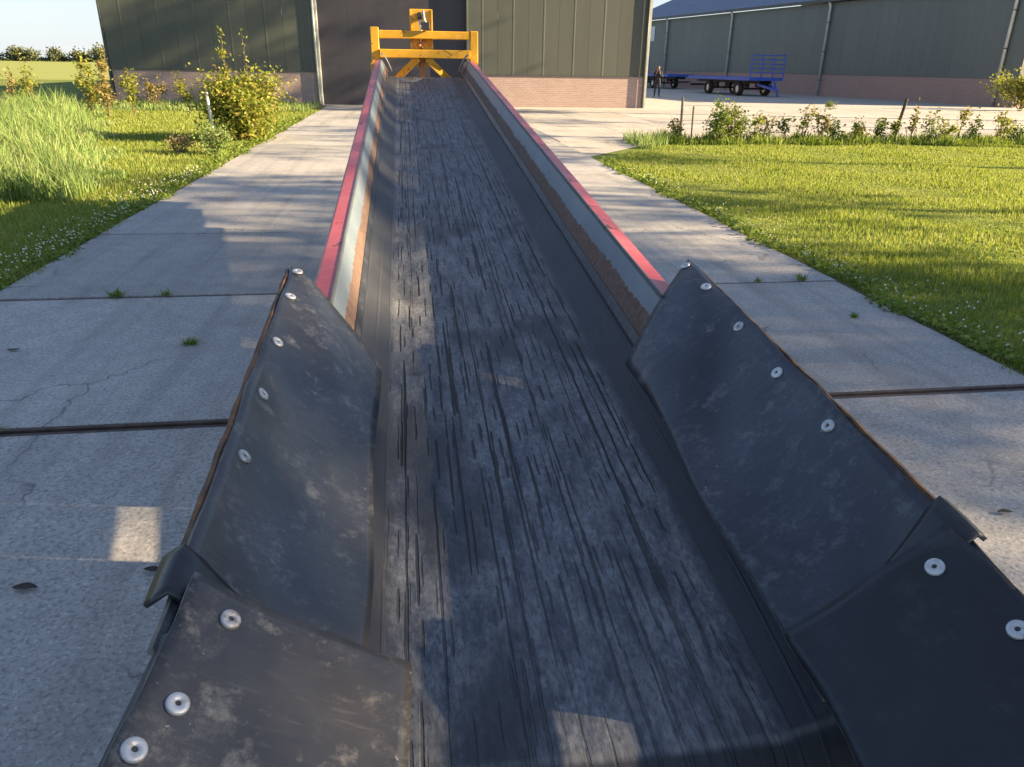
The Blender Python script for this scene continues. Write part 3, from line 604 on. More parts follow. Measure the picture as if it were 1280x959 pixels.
for sg in (-1, 1):
    side = 'left' if sg < 0 else 'right'
    F0, F1 = .66, 1.95
    wq = [((s-F0)/(F1-F0), .10) for s in (1.935, 1.775, 1.545, 1.325, 1.105)]
    fo, fpt = flap('rubber_flap', lerp((sg*.546, .060, F0), (sg*.549, .064, F1)), lerp((sg*.322, -.140, F0), (sg*.321, -.135, 1.715)), .052,
         M['rubber_l'] if sg < 0 else M['rubber_r'], ('dusty grey rubber flap on the left with five washers' if sg < 0 else 'black rubber flap on the right with five washers'), wq, sg, .0050, seed=1.3 if sg < 0 else 4.1, corner=.02)
    # near apron flap lapping over it
    N0, N1 = .12, .765
    wq = [((s-N0)/(N1-N0), t) for s, t in ((.722, .20), (.596, .13), (.532, .07), (.33, .08))]
    no, npt = flap('rubber_flap', lerp((sg*.600, .050, N0), (sg*.520, .075, N1)), lerp((sg*.30, -.115, N0), (sg*(.254 if sg < 0 else .288), -.085, .735)), .012,
         M['rubber_n'] if sg < 0 else M['rubber_rn'], ('muddy rubber flap at the near left corner' if sg < 0 else 'black rubber flap at the near right corner'), wq, sg, .004, seed=2.2 if sg < 0 else .4)
    # joint strip between the two sheets, folded out over the steel edge
    v = []
    for i in range(9):
        q = i/8
        for j in range(13):
            t = (-.17 if sg < 0 else -.09)+(.97 if sg < 0 else .89)*j/12; a = Vector(fpt((.775-F0)/(F1-F0)+.0, max(0, t))); wdt = .085*(1-max(0, t))**1.1+.004
            p = Vector((a.x, a.y+.0105, .735+wdt*q)); 
            if t < 0: p.x += sg*(-t)*.17; p.y += t*.12
            p.y += .006*q*(1-q)
            v.append(K(*p))
    fc = [(i*13+j, i*13+j+1, (i+1)*13+j+1, (i+1)*13+j) for i in range(8) for j in range(12)]
    a, b, c = (Vector(v[k]) for k in fc[0][:3])
    if (b-a).cross(c-a).z < 0: fc = [q[::-1] for q in fc]
    o = part('joint_strip', v, fc, M['rubber_rn'], conv, True); o.data.materials.append(M['rubber_r'])
    md = o.modifiers.new('t', 'SOLIDIFY'); md.thickness = .007; md.offset = 1; md.material_offset_rim = 1
    # rusty steel strip that carries the flaps, and its brackets
    n = 30; v = []
    for i in range(n+1):
        s = .80+(1.945-.80)*i/n; w1 = .0008*math.sin(i*1.9)+.0006*math.sin(i*4.7)
        for (du, dv) in ((.004+w1, .004), (.012+w1, .001), (.004, -.055), (-.006, -.050)): v.append(K(sg*(.549+du), .058+dv+w1*.5, s))
    fc = [(i*4+j, i*4+(j+1) % 4, (i+1)*4+(j+1) % 4, (i+1)*4+j) for i in range(n) for j in range(4)] + [(3, 2, 1, 0), tuple(n*4+j for j in range(4))]
    part('backing_strip', v, fc, M['rust'], conv)
    v = []
    for i in range(9):
        s = .10+.58*i/8; t = i/8*.88
        for (du, dv) in ((.004, .002), (.012, -.002), (.004, -.05), (-.006, -.045)): v.append(K(sg*(.600-.080*t+du), .040+.025*t+dv, s))
    fc = [(i*4+j, i*4+(j+1) % 4, (i+1)*4+(j+1) % 4, (i+1)*4+j) for i in range(8) for j in range(4)] + [(3, 2, 1, 0), tuple(32+j for j in range(4))]
    part('backing_strip', v, fc, M['dark_steel'], conv)
    for s in (.42, .86, 1.36, 1.80):
        mb = MB(); mb.beam(K(sg*.503, -.25, s), K(sg*.548, .005, s), .05, .008, ey); mb.build('bracket', M['dark_steel'], conv)
    MB().tube([K(sg*.552, .018, .84), K(sg*.588, .010, .84)], .014, 14).build('hinge_pin', M['dark_steel'], conv, True); MB().tube([K(sg*.553, .03, 1.37), K(sg*.568, .026, 1.37)], .009, 10).build('hinge_pin', M['rust'], conv, True)
    mb = MB(); mb.box(*(lambda p: (p.x-.012, p.x+.012, p.y-.02, p.y+.02, p.z-.03, p.z+.012))(K(sg*.560, -.03, .70))); mb.build('bracket', M['rust'], conv)

# yellow head frame
FY = 9.22; FS = 1.122
def hx(x): return x*FS
def hz(z): return CAM_H+(z-CAM_H)*FS
def hbox(name, x0, x1, y0, y1, z0, z1, mat, bev=.006): return box(name, (hx(x0), hx(x1), FY+y0, FY+y1, hz(z0), hz(z1)), M[mat], conv, bev)
hbox('head_post', -.295, -.215, -.04, .04, 1.655, 1.975, 'yellow'); hbox('head_post', .685, .762, -.04, .04, 1.655, 1.955, 'yellow')
hbox('top_bar', -.214, .684, -.035, .035, 1.875, 1.948, 'yellow'); hbox('lower_bar', -.214, .684, -.06, .03, 1.700, 1.778, 'yellow')
hbox('motor_plate', .095, .315, .06, .078, 1.62, 2.145, 'yellow')
for a, b in ((.093, .108), (.302, .317)): hbox('plate_flange', a, b, .0355, .0595, 1.79, 2.14, 'yellow', .002)
def hp(x, y, z): return (hx(x), FY+y, hz(z))
def htube(name, pts, rad, mat, seg=10): return MB().tube([hp(*p) for p in pts], rad, seg).build(name, M[mat], conv, True)
o = hbox('valve_block', .172, .210, .01, .059, 2.05, 2.115, 'black', .004)
hbox('control_box', .20, .285, -.08, -.036, 1.955, 2.025, 'black')
htube('hose', [(.225, .04, 2.13), (.232, .0, 2.06), (.245, -.03, 2.02)], .014, 'zinc', 8)
htube('hose', [(.185, .04, 2.06), (.192, .0, 2.02), (.20, .02, 1.96), (.20, .03, 1.80)], .014, 'pipe', 8)
htube('fitting', [(.225, .05, 1.84), (.225, .0, 1.84)], .028, 'orange'); htube('fitting', [(.18, .05, 1.82), (.18, .0, 1.82)], .022, 'orange'); htube('fitting', [(.20, .05, 1.80), (.20, .01, 1.80)], .016, 'black')
for a, b in (((.165, -.01, 1.70), (-.14, .10, 1.43)), ((.25, -.01, 1.70), (.55, .10, 1.43))): MB().beam(hp(*a), hp(*b), .07, .035, (0, -1, .2)).build('brace', M['yellow'], conv)
hbox('centre_post', .185, .222, .04, .075, 1.30, 1.72, 'orange', .004)
for sg in (-1, 1):   # bent end plates at the head
    v = []
    for i in range(9):
        t = i/8; v += [K(sg*(.440-.10*t), .05-.05*t-.12*t*t, 8.30), K(sg*(.440-.10*t), .05-.05*t-.12*t*t, 8.42)]
    part('end_plate', v, [(2*i, 2*i+1, 2*i+3, 2*i+2) for i in range(8)], M['greyedge'], conv, True).modifiers.new('t', 'SOLIDIFY').thickness = .004
    box('gusset', (CXO+sg*.53-.027, CXO+sg*.53+.027, 8.60, FY+.035, 1.32, hz(1.655)-.001), M['yellow'], conv, .004)
mb = MB(); mb.tube([(-.18, 8.9, 1.36), (.65, 8.9, 1.36)], .03, 10); mb.build('head_tie', M['grey_paint'], conv, True)

# ------------------------------------------------------------------ vegetation builders
def shrub(name, loc, h, rad, nleaf, lsize, mat, label, cat, group=None, nst=5, shape=1.0, spread=.8, low=.25):
    root = empty(name, loc, label, cat, group); X, Y, Z = loc
    sm_ = MB(); P = []
    for k in range(nst):
        a = random.uniform(0, 2*math.pi); hh = h*random.uniform(.62, 1.0); rr = rad*spread*random.random()**.6
        pts = [Vector((X+math.cos(a)*rr*t*(1.1-.2*t)+random.uniform(-.02, .02)*t, Y+math.sin(a)*rr*t, Z-.03+hh*t)) for t in (0, .25, .5, .75, 1)]
        sm_.tube(pts, [.016*h**.5*(1.05-t) for t in (0, .25, .5, .75, .97)], 5)
        for q in range(4):
            t0 = random.uniform(low, .85); b = pts[0].lerp(pts[-1], t0); bl = rad*random.uniform(.4, .9)*(1.15-t0); a2 = random.uniform(0, 6.28)
            e = b + Vector((math.cos(a2)*bl, math.sin(a2)*bl, bl*random.uniform(.2, .8))); sm_.tube([b, b.lerp(e, .5)+Vector((0, 0, .02)), e], [.007*h**.5, .005*h**.5, .002], 4)
            m_ = int(nleaf/(nst*5)); tt = rng.uniform(.15, 1.05, m_)[:, None]; P.append(np.array(b)[None]*(1-tt)+np.array(e)[None]*tt + rng.normal(0, .035+rad*.09*shape, (m_, 3)))
        m_ = int(nleaf/(nst*5)); tt = rng.uniform(.2, 1.03, m_)[:, None]; P.append(np.array(pts[0])[None]*(1-tt)+np.array(pts[-1])[None]*tt + rng.normal(0, .03+rad*.08*shape, (m_, 3)))
    P = np.concatenate(P); P[:, 2] = np.maximum(P[:, 2], .02+Z); P -= np.array(loc)[None]
    sm_.build('stem', M['stem'], root)
    link('foliage', leaves_mesh('foliage', P, lsize*rng.uniform(.6, 1.25, len(P))), mat, root, None)
    return root
def tree(name, loc, h, crown0, rad, nleaf, lsize, mat, label, group=None, nb=14, clump=.5, trunk=.2):
    root = empty(name, loc, label, 'tree', group); X, Y, Z = loc
    tm = MB(); lean = Vector((random.uniform(-.4, .4), random.uniform(-.4, .4), 0))
    tp = [Vector((X, Y, Z-.1)) + lean*(t*t) + Vector((0, 0, h*.97*t)) for t in (0, .1, .25, .45, .65, .85, 1)]
    tm.tube(tp, [trunk*1.35, trunk, trunk*.85, trunk*.68, trunk*.48, trunk*.25, trunk*.06], 9)
    P = []
    for k in range(nb):
        t = (crown0 + (h*.95-crown0)*(k+random.random())/nb)/h; b = Vector((X, Y, Z)) + lean*(t*t) + Vector((0, 0, h*t))
        prof = math.sin(math.pi*min(1, max(.08, (h*t-crown0)/(h-crown0)*.86+.12)))**.7
        a = k*2.4+random.uniform(-.5, .5); bl = rad*prof*random.uniform(.65, 1.1)
        e = b + Vector((math.cos(a)*bl, math.sin(a)*bl, bl*random.uniform(.15, .6)))
        tm.tube([b-Vector((0, 0, .1)), b.lerp(e, .5)+Vector((0, 0, -.05*bl)), e], [trunk*.28, trunk*.16, .012], 5)
        ncl = 6
        for c_ in range(ncl):
            tt = random.uniform(.3, 1.05); cc = np.array(b.lerp(e, tt)) + rng.normal(0, rad*.16, 3); m_ = int(nleaf/(nb*ncl))
            P.append(cc[None] + rng.normal(0, 1, (m_, 3))*np.array([clump, clump, clump*.6])[None]*random.uniform(.6, 1.2))
    P = np.concatenate(P) - np.array(loc)[None]
    tm.build('trunk', M['bark'], root, True)
    link('crown', leaves_mesh('crown', P, lsize*rng.uniform(.6, 1.3, len(P)), .6), mat, root, None)
    return root

# trees right of the lawn, outside the picture: they break the low sun into streaks
LT = [  # x, y, height, crown from, radius, leaves, what sets it apart
    (30.0, 25.4, 19.0, 9.0, 2.4, 4200, 'tallest, nearest the long shed'), (34.0, 19.2, 14.0, 10.2, 2.4, 520, 'second from the long shed'), (29.5, 14.0, 12.6, 9.6, 2.3, 480, 'third from the long shed'), (31.0, 9.2, 12.8, 9.6, 2.3, 480, 'fourth from the long shed'),
    (28.5, 4.6, 12.6, 8.8, 2.3, 1150, 'fifth from the long shed'), (27.5, .6, 12.8, 8.0, 2.4, 2600, 'dense topped'), (30.0, -1.5, 12.4, 8.5, 2.4, 2300, 'broad, beside the dense topped one'), (27.0, -5.5, 13.0, 7.0, 1.7, 3400, 'last but one of the row'), (31.0, -9.8, 13.8, 5.0, 2.8, 3600, 'farthest from the long shed')]
for a in LT:
    tree('tree', (a[0], a[1], -.03), a[2], a[3], a[4], a[5], .30, M['leaf_tree'], 'leafy tree in the row right of the lawn, ' + a[6], 'row of trees right of the lawn', 18, .62, .20)

# far trees along the field's edge
FT = [(-237, 430, 4.0, 3.0), (-219, 432, 8.6, 5.2), (-211, 434, 8.0, 5.0), (-203, 436, 4.2, 4.5), (-190, 436, 7.2, 4.5), (-182, 430, 4.6, 3.8), (-172, 436, 6.4, 4.0), (-160, 436, 4.6, 5.0), (-149, 432, 8.6, 5.0), (-141, 434, 7.6, 5.2), (-132, 436, 6.0, 5.0), (-124, 432, 7.2, 5.0), (-115, 432, 6.0, 5.0), (-255, 436, 5.6, 5.0)]
nm = ['far left rounded', 'tall rounded', 'broad', 'low', 'pointed', 'small', 'upright', 'low wide', 'tallest right hand', 'big', 'spreading', 'dense', 'bushy', 'outer left']
for i, (x, y, h, rd) in enumerate(FT):
    h *= .66
    tree('tree', (x, y, -.03), h, h*.10, rd, 1100, 1.25, M['leaf_far'], nm[i]+' tree on the skyline beyond the field', 'trees on the skyline', 9, 1.3, .3)
P = np.stack([rng.uniform(-300, -90, 5200), rng.uniform(436, 442, 5200), rng.uniform(0, 2.6, 5200)**1.0], 1); P[:, 2] *= .6+.5*np.sin(P[:, 0]*.23)**2
stuff(link('far_hedge', leaves_mesh('far_hedge', P, rng.uniform(.7, 1.5, len(P))), M['leaf_far']), 'low hazy hedge along the far edge of the field', 'hedge')

# left side plants
shrub('bush', (-3.65, 18.7, -.02), 1.5, 1.25, 9000, .10, M['leaf_a'], 'large yellow green bush at the left edge of the path', 'bush', None, 16, 1.25, .85, .04)
shrub('shoot', (-3.80, 18.3, -.02), 2.55, .24, 240, .09, M['leaf_a'], 'tall thin shoot standing above the large bush, left one', 'shrub', None, 1, .5, .3)
shrub('shoot', (-3.35, 18.5, -.02), 2.60, .26, 260, .09, M['leaf_a'], 'tall thin shoot standing above the large bush, right one', 'shrub', None, 1, .5, .3)
shrub('bush', (-3.62, 15.7, -.02), .62, .42, 1500, .055, M['tall'], 'small pale bush in front of the large bush beside the path', 'bush', None, 10, 1.2)
shrub('bush', (-4.35, 15.9, -.02), .34, .36, 420, .06, M['leaf_dry'], 'low withered brown plant left of the small pale bush', 'plant', None, 8, 1.2)
mb = MB(); mb.tube([(-4.14, 18.0, -.05), (-4.20, 18.0, 1.02)], .032, 10); tag(mb.build('marker_stake', M['white_stake']), 'pale wooden stake standing against the large bush', 'stake')
def plants(spots, name, mat, labelf, cat, group, **kw):
    for i, (x, y, h, rad, nl, ls) in enumerate(spots): shrub(name, (x, y, -.02), h, rad, nl, ls, mat[i % len(mat)], labelf(i), cat, group, **kw)
sp = [(-11.0, 30.6, 1.25, .5, 480, .10), (-9.9, 30.9, 1.2, .55, 440, .10), (-8.9, 30.6, 1.3, .55, 480, .10), (-7.9, 30.9, 1.4, .5, 460, .10), (-6.7, 30.5, 1.4, .65, 620, .10), (-5.6, 30.6, 1.2, .55, 460, .1)]
od = ['first', 'second', 'third', 'fourth', 'fifth', 'sixth', 'seventh', 'eighth', 'ninth', 'tenth', 'eleventh', 'twelfth', 'thirteenth', 'fourteenth']
plants(sp, 'sapling', [M['leaf_c'], M['leaf_a']], lambda i: od[i]+' bronze green sapling from the left in the bed before the brick plinth', 'sapling', 'saplings in front of the barn', nst=3, shape=.7)
sp = [(-13.8, 28.0, 1.9, .55, 500, .10), (-12.1, 26.8, 1.75, .35, 260, .10), (-11.2, 26.0, 2.0, .35, 300, .10), (-9.6, 26.2, 1.95, .5, 700, .10), (-8.9, 25.6, 2.1, .45, 620, .10), (-12.9, 30.0, 1.5, .7, 420, .10), (-8.3, 26.0, 1.55, .35, 300, .10), (-14.6, 29.0, 1.8, .5, 420, .10)]
plants(sp, 'sapling', [M['leaf_a'], M['leaf_c'], M['leaf_a']], lambda i: 'yellow green sapling rising behind the tall grass, '+od[i]+' of its row', 'sapling', 'saplings behind the tall grass', nst=3, shape=.7)
# right hedge of young plants with stakes and wires
fence = empty('plant_fence', (9.6, 18.2, -.02), 'low wire fence with thin leaning wooden stakes behind the right lawn', 'fence')
mb = MB(); mb.tube([(6.85, 18.95, -.1), (6.82, 18.95, .98)], .032, 8); mb.build('stake', M['stake'], fence)
mb = MB(); mb.tube([(7.12, 18.9, -.1), (7.10, 18.9, .78)], .022, 8); mb.build('stake', M['stake'], fence)
mb = MB(); mb.tube([(12.25, 18.4, -.1), (12.42, 18.4, 1.02)], .038, 8); mb.build('stake', M['bark'], fence)
mb = MB(); mb.tube([(18.3, 18.2, -.1), (18.2, 18.2, 1.0)], .034, 8); mb.build('stake', M['stake'], fence)
for z in (.45, .8): mb = MB(); mb.tube([(6.83, 18.95, z), (12.36, 18.44, z-.02), (18.2, 18.24, z)], .005, 5); mb.build('wire', M['pipe'], fence)
sp = []; x = 6.6
lab = []
while x < 19:
    h = random.uniform(.55, 1.05); sp.append((x, 18.35+random.uniform(-.25, .25), h, random.uniform(.2, .4), int(random.uniform(140, 320)), .085)); x += random.uniform(.30, .52)
sp[1] = (7.35, 17.9, 1.15, .55, 900, .085); sp[2] = (7.9, 18.0, 1.0, .45, 420, .085)
for i, a in enumerate(sp):
    bigl = {1: 'bushiest dark green sapling at the left end of the wire fence row', 2: 'bushy sapling just right of the bushiest one by the wire fence'}.get(i)
    shrub('sapling', (a[0], a[1], -.02), a[2], a[3], a[4], a[5], M['leaf_b'] if i in (1, 2) else [M['leaf_c'], M['leaf_b'], M['leaf_a']][i % 3], bigl or 'thin young sapling along the wire fence, %s from the left' % (['1st', '2nd', '3rd']+['%dth' % k for k in range(4, 40)])[i], 'sapling', 'saplings along the wire fence', 5 if i in (1, 2) else 2, .6)
shrub('bush', (29.3, 34.6, -.02), 2.0, 1.8, 2600, .17, M['leaf_a'], 'bright green bush at the corner of the long shed', 'bush', None, 12, 1.1)
shrub('bush', (19.2, 33.9, -.02), .42, .4, 220, .09, M['leaf_b'], 'low green weed in the yard before the long shed', 'plant', None, 6, 1.0)

# ------------------------------------------------------------------ grass
def lawn_pts(n, x0, x1, y0, y1, keep=None):
    # denser close by, thinner with distance
    q = rng.random(n); y = 1/((1-q)/(y0)+q/(y1)) if False else y0*(y1/y0)**(q)
    x = rng.uniform(x0, x1, n); P = np.stack([x, y, np.full(n, -.03)], 1)
    return P if keep is None else P[keep(P)]
def keep_r(P):
    x, y = P[:, 0], P[:, 1]; e = 3.62 + .06*np.sin(y*3.1)+.05*np.sin(y*7.7+1)
    lim = np.where(x < 6.3, 14.4+(x-3.6)*1.35, 18.3)
    return (x > e) & (y < lim) & (x < 1.05*y+2.2)
P = lawn_pts(330000, 3.5, 20, 3.0, 18.4, keep_r); d = np.hypot(P[:, 0], P[:, 1])
pat = .75+.5*np.sin(P[:, 0]*2.1+P[:, 1]*.7)*np.sin(P[:, 1]*1.3)
stuff(link('lawn_grass', blades_mesh('lawn_grass', P, rng.uniform(.035, .075, len(P))*pat, .0045+.0010*d, .5), M['blade']), 'short mown sunlit grass of the lawn right of the path', 'grass')
def keep_l(P):
    x, y = P[:, 0], P[:, 1]; e = -3.13 - .06*np.sin(y*2.7)-.05*np.sin(y*6.3+1)
    return (x < e) & (x > -.8*y-1.0) & ~((x < -3.9) & (y > 29.6))
P = lawn_pts(230000, -16, -3.0, 3.8, 32, keep_l); d = np.hypot(P[:, 0], P[:, 1])
stuff(link('lawn_grass', blades_mesh('lawn_grass', P, rng.uniform(.04, .085, len(P)), .0045+.0010*d, .5), M['blade']), 'short grass of the verge left of the path', 'grass')
# tall meadow grass, left
def tallz(P):
    x, y = P[:, 0], P[:, 1]; ex = np.minimum(-.352*y+.25*np.sin(y*1.7), -4.2)
    return (x < ex) & (x > -.85*y-.5)
P = lawn_pts(110000, -18, -4.0, 10.2, 27, tallz); d = np.hypot(P[:, 0], P[:, 1])
ed = np.clip((-.352*P[:, 1]-P[:, 0])/.9, .25, 1)*np.clip((P[:, 1]-9.2)/1.6, .3, 1)
clumps = .7+.3*np.sin(P[:, 0]*2.3)*np.sin(P[:, 1]*1.9+1)+.18*np.sin(P[:, 0]*5.1+P[:, 1]*3.3)
stuff(link('tall_grass', blades_mesh('tall_grass', P, rng.uniform(.4, 1.0, len(P))*ed*clumps, .007+.0007*d, .8, 2, (-.35, .1)), M['tall']), 'tall pale meadow grass at the left of the path', 'grass')
P = lawn_pts(9000, 6.2, 20, 17.6, 19.0); stuff(link('weeds', blades_mesh('weeds', P, rng.uniform(.05, .36, len(P))*(.5+.5*np.sin(P[:, 0]*2.7)**2), np.full(len(P), .022), .8, 2), M['clover']), 'leafy weeds at the foot of the wire fence saplings', 'weeds')
P = np.stack([rng.uniform(5.2, 6.9, 1400), rng.uniform(16.8, 18.6, 1400), np.full(1400, -.03)], 1); P = P[P[:, 1] > 14.6+(P[:, 0]-3.7)*1.25]
stuff(link('dry_grass', blades_mesh('dry_grass', P, rng.uniform(.1, .4, len(P)), np.full(len(P), .015), .8, 2), M['tall']), 'dry pale grass at the lawn corner by the stakes', 'grass')
P = lawn_pts(5000, -11.4, -3.4, 29.2, 33.4); stuff(link('weeds', blades_mesh('weeds', P, rng.uniform(.08, .35, len(P)), np.full(len(P), .03), .8, 2), M['tall']), 'scrubby weeds in the bed along the brick plinth', 'weeds')
# clover fringe along both path edges
for side, x0, nn in (('left', -3.16, 4200), ('right', 3.66, 3200)):
    sgn = -1 if side == 'left' else 1; y = 3.2*(26/3.2)**rng.random(nn) if side == 'left' else 3.0*(14.4/3.0)**rng.random(nn)
    dx = np.abs(rng.normal(0, .14 if side == 'right' else .22, nn))-.05+.07*np.sin(y*2.3)+.05*np.sin(y*5.9)
    P = np.stack([x0+sgn*dx, y, rng.uniform(-.01, .05, nn)], 1)
    stuff(link('clover', leaves_mesh('clover', P, rng.uniform(.02, .05, nn)*(.8+y*.05), .9, 1.6), M['clover']), 'clover creeping over the %s edge of the path' % side, 'clover')
    k = 520 if side == 'left' else 200; y = 3.4*(13/3.4)**rng.random(k); P = np.stack([x0+sgn*np.abs(rng.normal(.12, .22, k)), y, rng.uniform(.045, .085, k)], 1)
    V = []; T = []
    oc = np.array([(1, 0, 0), (-1, 0, 0), (0, 1, 0), (0, -1, 0), (0, 0, 1), (0, 0, -1)])*.009; tf = np.array([(0, 2, 4), (2, 1, 4), (1, 3, 4), (3, 0, 4), (2, 0, 5), (1, 2, 5), (3, 1, 5), (0, 3, 5)])
    V = (P[:, None]+oc[None]*rng.uniform(.6, 1.3, (k, 1, 1))).reshape(-1, 3); T = (np.arange(k)[:, None, None]*6+tf[None]).reshape(-1, 3)
    stuff(link('clover_flowers', npmesh('clover_flowers', V, T), M['flower']), 'tiny white clover flowers along the %s edge of the path' % side, 'flowers')

# weeds in the slab joints, dead leaves
def weed(loc, rad, n, label):
    a = rng.uniform(0, 6.28, n); rr = rad*rng.random(n)**.7; P = np.stack([np.cos(a)*rr, np.sin(a)*rr*.6, rng.uniform(0, .02, n)], 1)
    me = blades_mesh('weed', P*.4, rng.uniform(.3, .65, n)*rad, np.full(n, .009), 2.2, 2)
    tag(link('weed', me, M['clover'], None, loc), label, 'weed')
weed((-1.39, 4.66, 0), .10, 46, 'small green weed on the shaded slab beside the left flap')
weed((-2.2, 5.79, 0), .13, 60, 'grassy tuft in the slab joint at the left path edge')
weed((-1.85, 5.80, 0), .09, 36, 'sparse tuft in the slab joint right of the left grassy tuft')
weed((3.18, 4.80, 0), .07, 40, 'small weed on the right slab beside the lawn')
weed((2.12, 2.36, 0), .07, 46, 'small weed by the corner of the black right flap')
weed((3.3, 5.82, 0), .12, 50, 'grass tuft in the slab joint beside the right lawn')
weed((2.9, 5.80, 0), .07, 26, 'thin grass tuft in the right slab joint nearer the conveyor')
weed((-2.0, 3.48, 0), .10, 44, 'dry tuft at the left end of the nearest slab joint')
for k, (x, y, sz, lb) in enumerate(((-1.33, 2.25, .055, 'dark curled dead leaf nearest the left picture edge'), (-.93, 2.30, .045, 'small dark leaf left of the joint strip on the slab'), (-2.42, 4.65, .05, 'dark dead leaf on the slab beyond the steel joint'), (2.36, 2.30, .04, 'little dead leaf on the right slab beside a weed'))):
    a = random.uniform(-.3, .3); v = []
    for i in range(7):
        t = i/6; wd = sz*.34*math.sin(math.pi*min(.97, t*.9+.06)); z = .004+.005*abs(math.sin(t*3+k))
        for q in (-1, 0, 1): v.append((x+(t-.5)*sz*1.5*math.cos(a)-q*wd*math.sin(a), y+(t-.5)*sz*1.5*math.sin(a)+q*wd*math.cos(a), z+(.004 if q else 0)))
    o = part('dead_leaf', v, [(i*3+j, i*3+j+1, i*3+j+4, i*3+j+3) for i in range(6) for j in range(2)], M['deadleaf'], None, True); tag(o, lb, 'leaf')

# ------------------------------------------------------------------ trailers in the yard
def trailer(loc, rz, label, rackfirst=True):
    t = empty('flatbed_trailer', loc, label, 'trailer', 'flatbed trailers in the yard', rz)
    OFF[t] = Vector((0, 0, 0)); Lh, Wh = 4.1, 1.25      # local -y end carries the rack
    DZ = 1.12
    for i in range(9): box('deck_board', (-Wh+.07+i*.265, -Wh+.07+i*.265+.255, -Lh+.05, Lh-.05, DZ-.03, DZ+.012), M['blue'], t)
    mb = MB(); mb.box(-Wh, -Wh+.06, -Lh, Lh, DZ-.16, DZ+.03); mb.box(Wh-.06, Wh, -Lh, Lh, DZ-.16, DZ+.03); mb.box(-Wh+.061, Wh-.061, -Lh, -Lh+.045, DZ-.16, DZ+.03); mb.box(-Wh+.061, Wh-.061, Lh-.045, Lh, DZ-.16, DZ+.03); mb.build('deck_frame', M['blue'], t)
    mb = MB(); mb.box(-.5, -.4, -Lh+.05, Lh-.05, DZ-.34, DZ-.035); mb.box(.4, .5, -Lh+.05, Lh-.05, DZ-.34, DZ-.035); mb.build('chassis', M['dark_steel'], t)
    for x in (-Wh+.04, -.42, .42, Wh-.04): box('rack_post', (x-.03, x+.03, -Lh-.06, -Lh-.001, DZ-.1, DZ+1.38), M['blue'], t)
    for k in range(5): box('rack_bar', (-Wh+.02, Wh-.02, -Lh-.075, -Lh-.061, DZ+.28+k*.265, DZ+.34+k*.265), M['blue'], t)
    for y in (-2.6, 1.3, 2.4):
        if y > 2: continue
        MB().tube([(-1.0, y, .43), (1.0, y, .43)], .06, 8).build('axle', M['dark_steel'], t)
        box('spring', (-.52, -.4, y-.3, y+.3, .5, .78), M['dark_steel'], t); box('spring', (.4, .52, y-.3, y+.3, .5, .78), M['dark_steel'], t)
        for sx in (-1, 1):
            n = 22; pf = [(-.17, .26), (-.19, .36), (-.15, .425), (0, .435), (.15, .425), (.19, .36), (.17, .26)]
            v = [(sx*1.02+a, y+rr*math.cos(2*math.pi*j/n), .435+rr*math.sin(2*math.pi*j/n)) for a, rr in pf for j in range(n)]
            wt = part('wheel', v, [(i*n+j, i*n+(j+1) % n, ((i+1) % 7)*n+(j+1) % n, ((i+1) % 7)*n+j) for i in range(7) for j in range(n)], M['tyre'], t, True)
            MB().tube([(sx*.9, y, .435), (sx*1.12, y, .435)], [.255, .22], 18).build('rim', M['pipe'], wt)
    db = MB(); db.beam((-.45, -Lh+.2, .72), (0, -Lh-1.3, .42), .09, .12); db.beam((.45, -Lh+.2, .72), (0, -Lh-1.3, .42), .09, .12); db.tube([(0, -Lh-1.3, .42), (0, -Lh-1.5, .42)], .06, 8); db.build('drawbar', M['blue'], t)
    mb = MB(); mb.beam((.55, -Lh-.1, DZ-.1), (.75, -Lh-.5, 0.0), .08, .08, (0, 1, 0)); mb.box(.62, .88, -Lh-.62, -Lh-.4, 0.001, .02); mb.build('support_leg', M['blue'], t)
    mb = MB(); mb.box(-1.1, 1.1, Lh-.2, Lh-.12, .5, .62); mb.build('light_bar', M['dark_steel'], t)
    for sx in (-.95, .95): box('rear_light', (sx-.1, sx+.1, Lh-.119, Lh-.09, .51, .61), M['red'], t)
    return t
trailer((22.9, 54.0, -.016), R(8.0), 'blue flatbed trailer with slatted end rack parked beside the long shed')
trailer((22.4, 69.3, -.016), R(190.0), 'second flatbed trailer in shade behind the standing person, partly hidden by the barn')

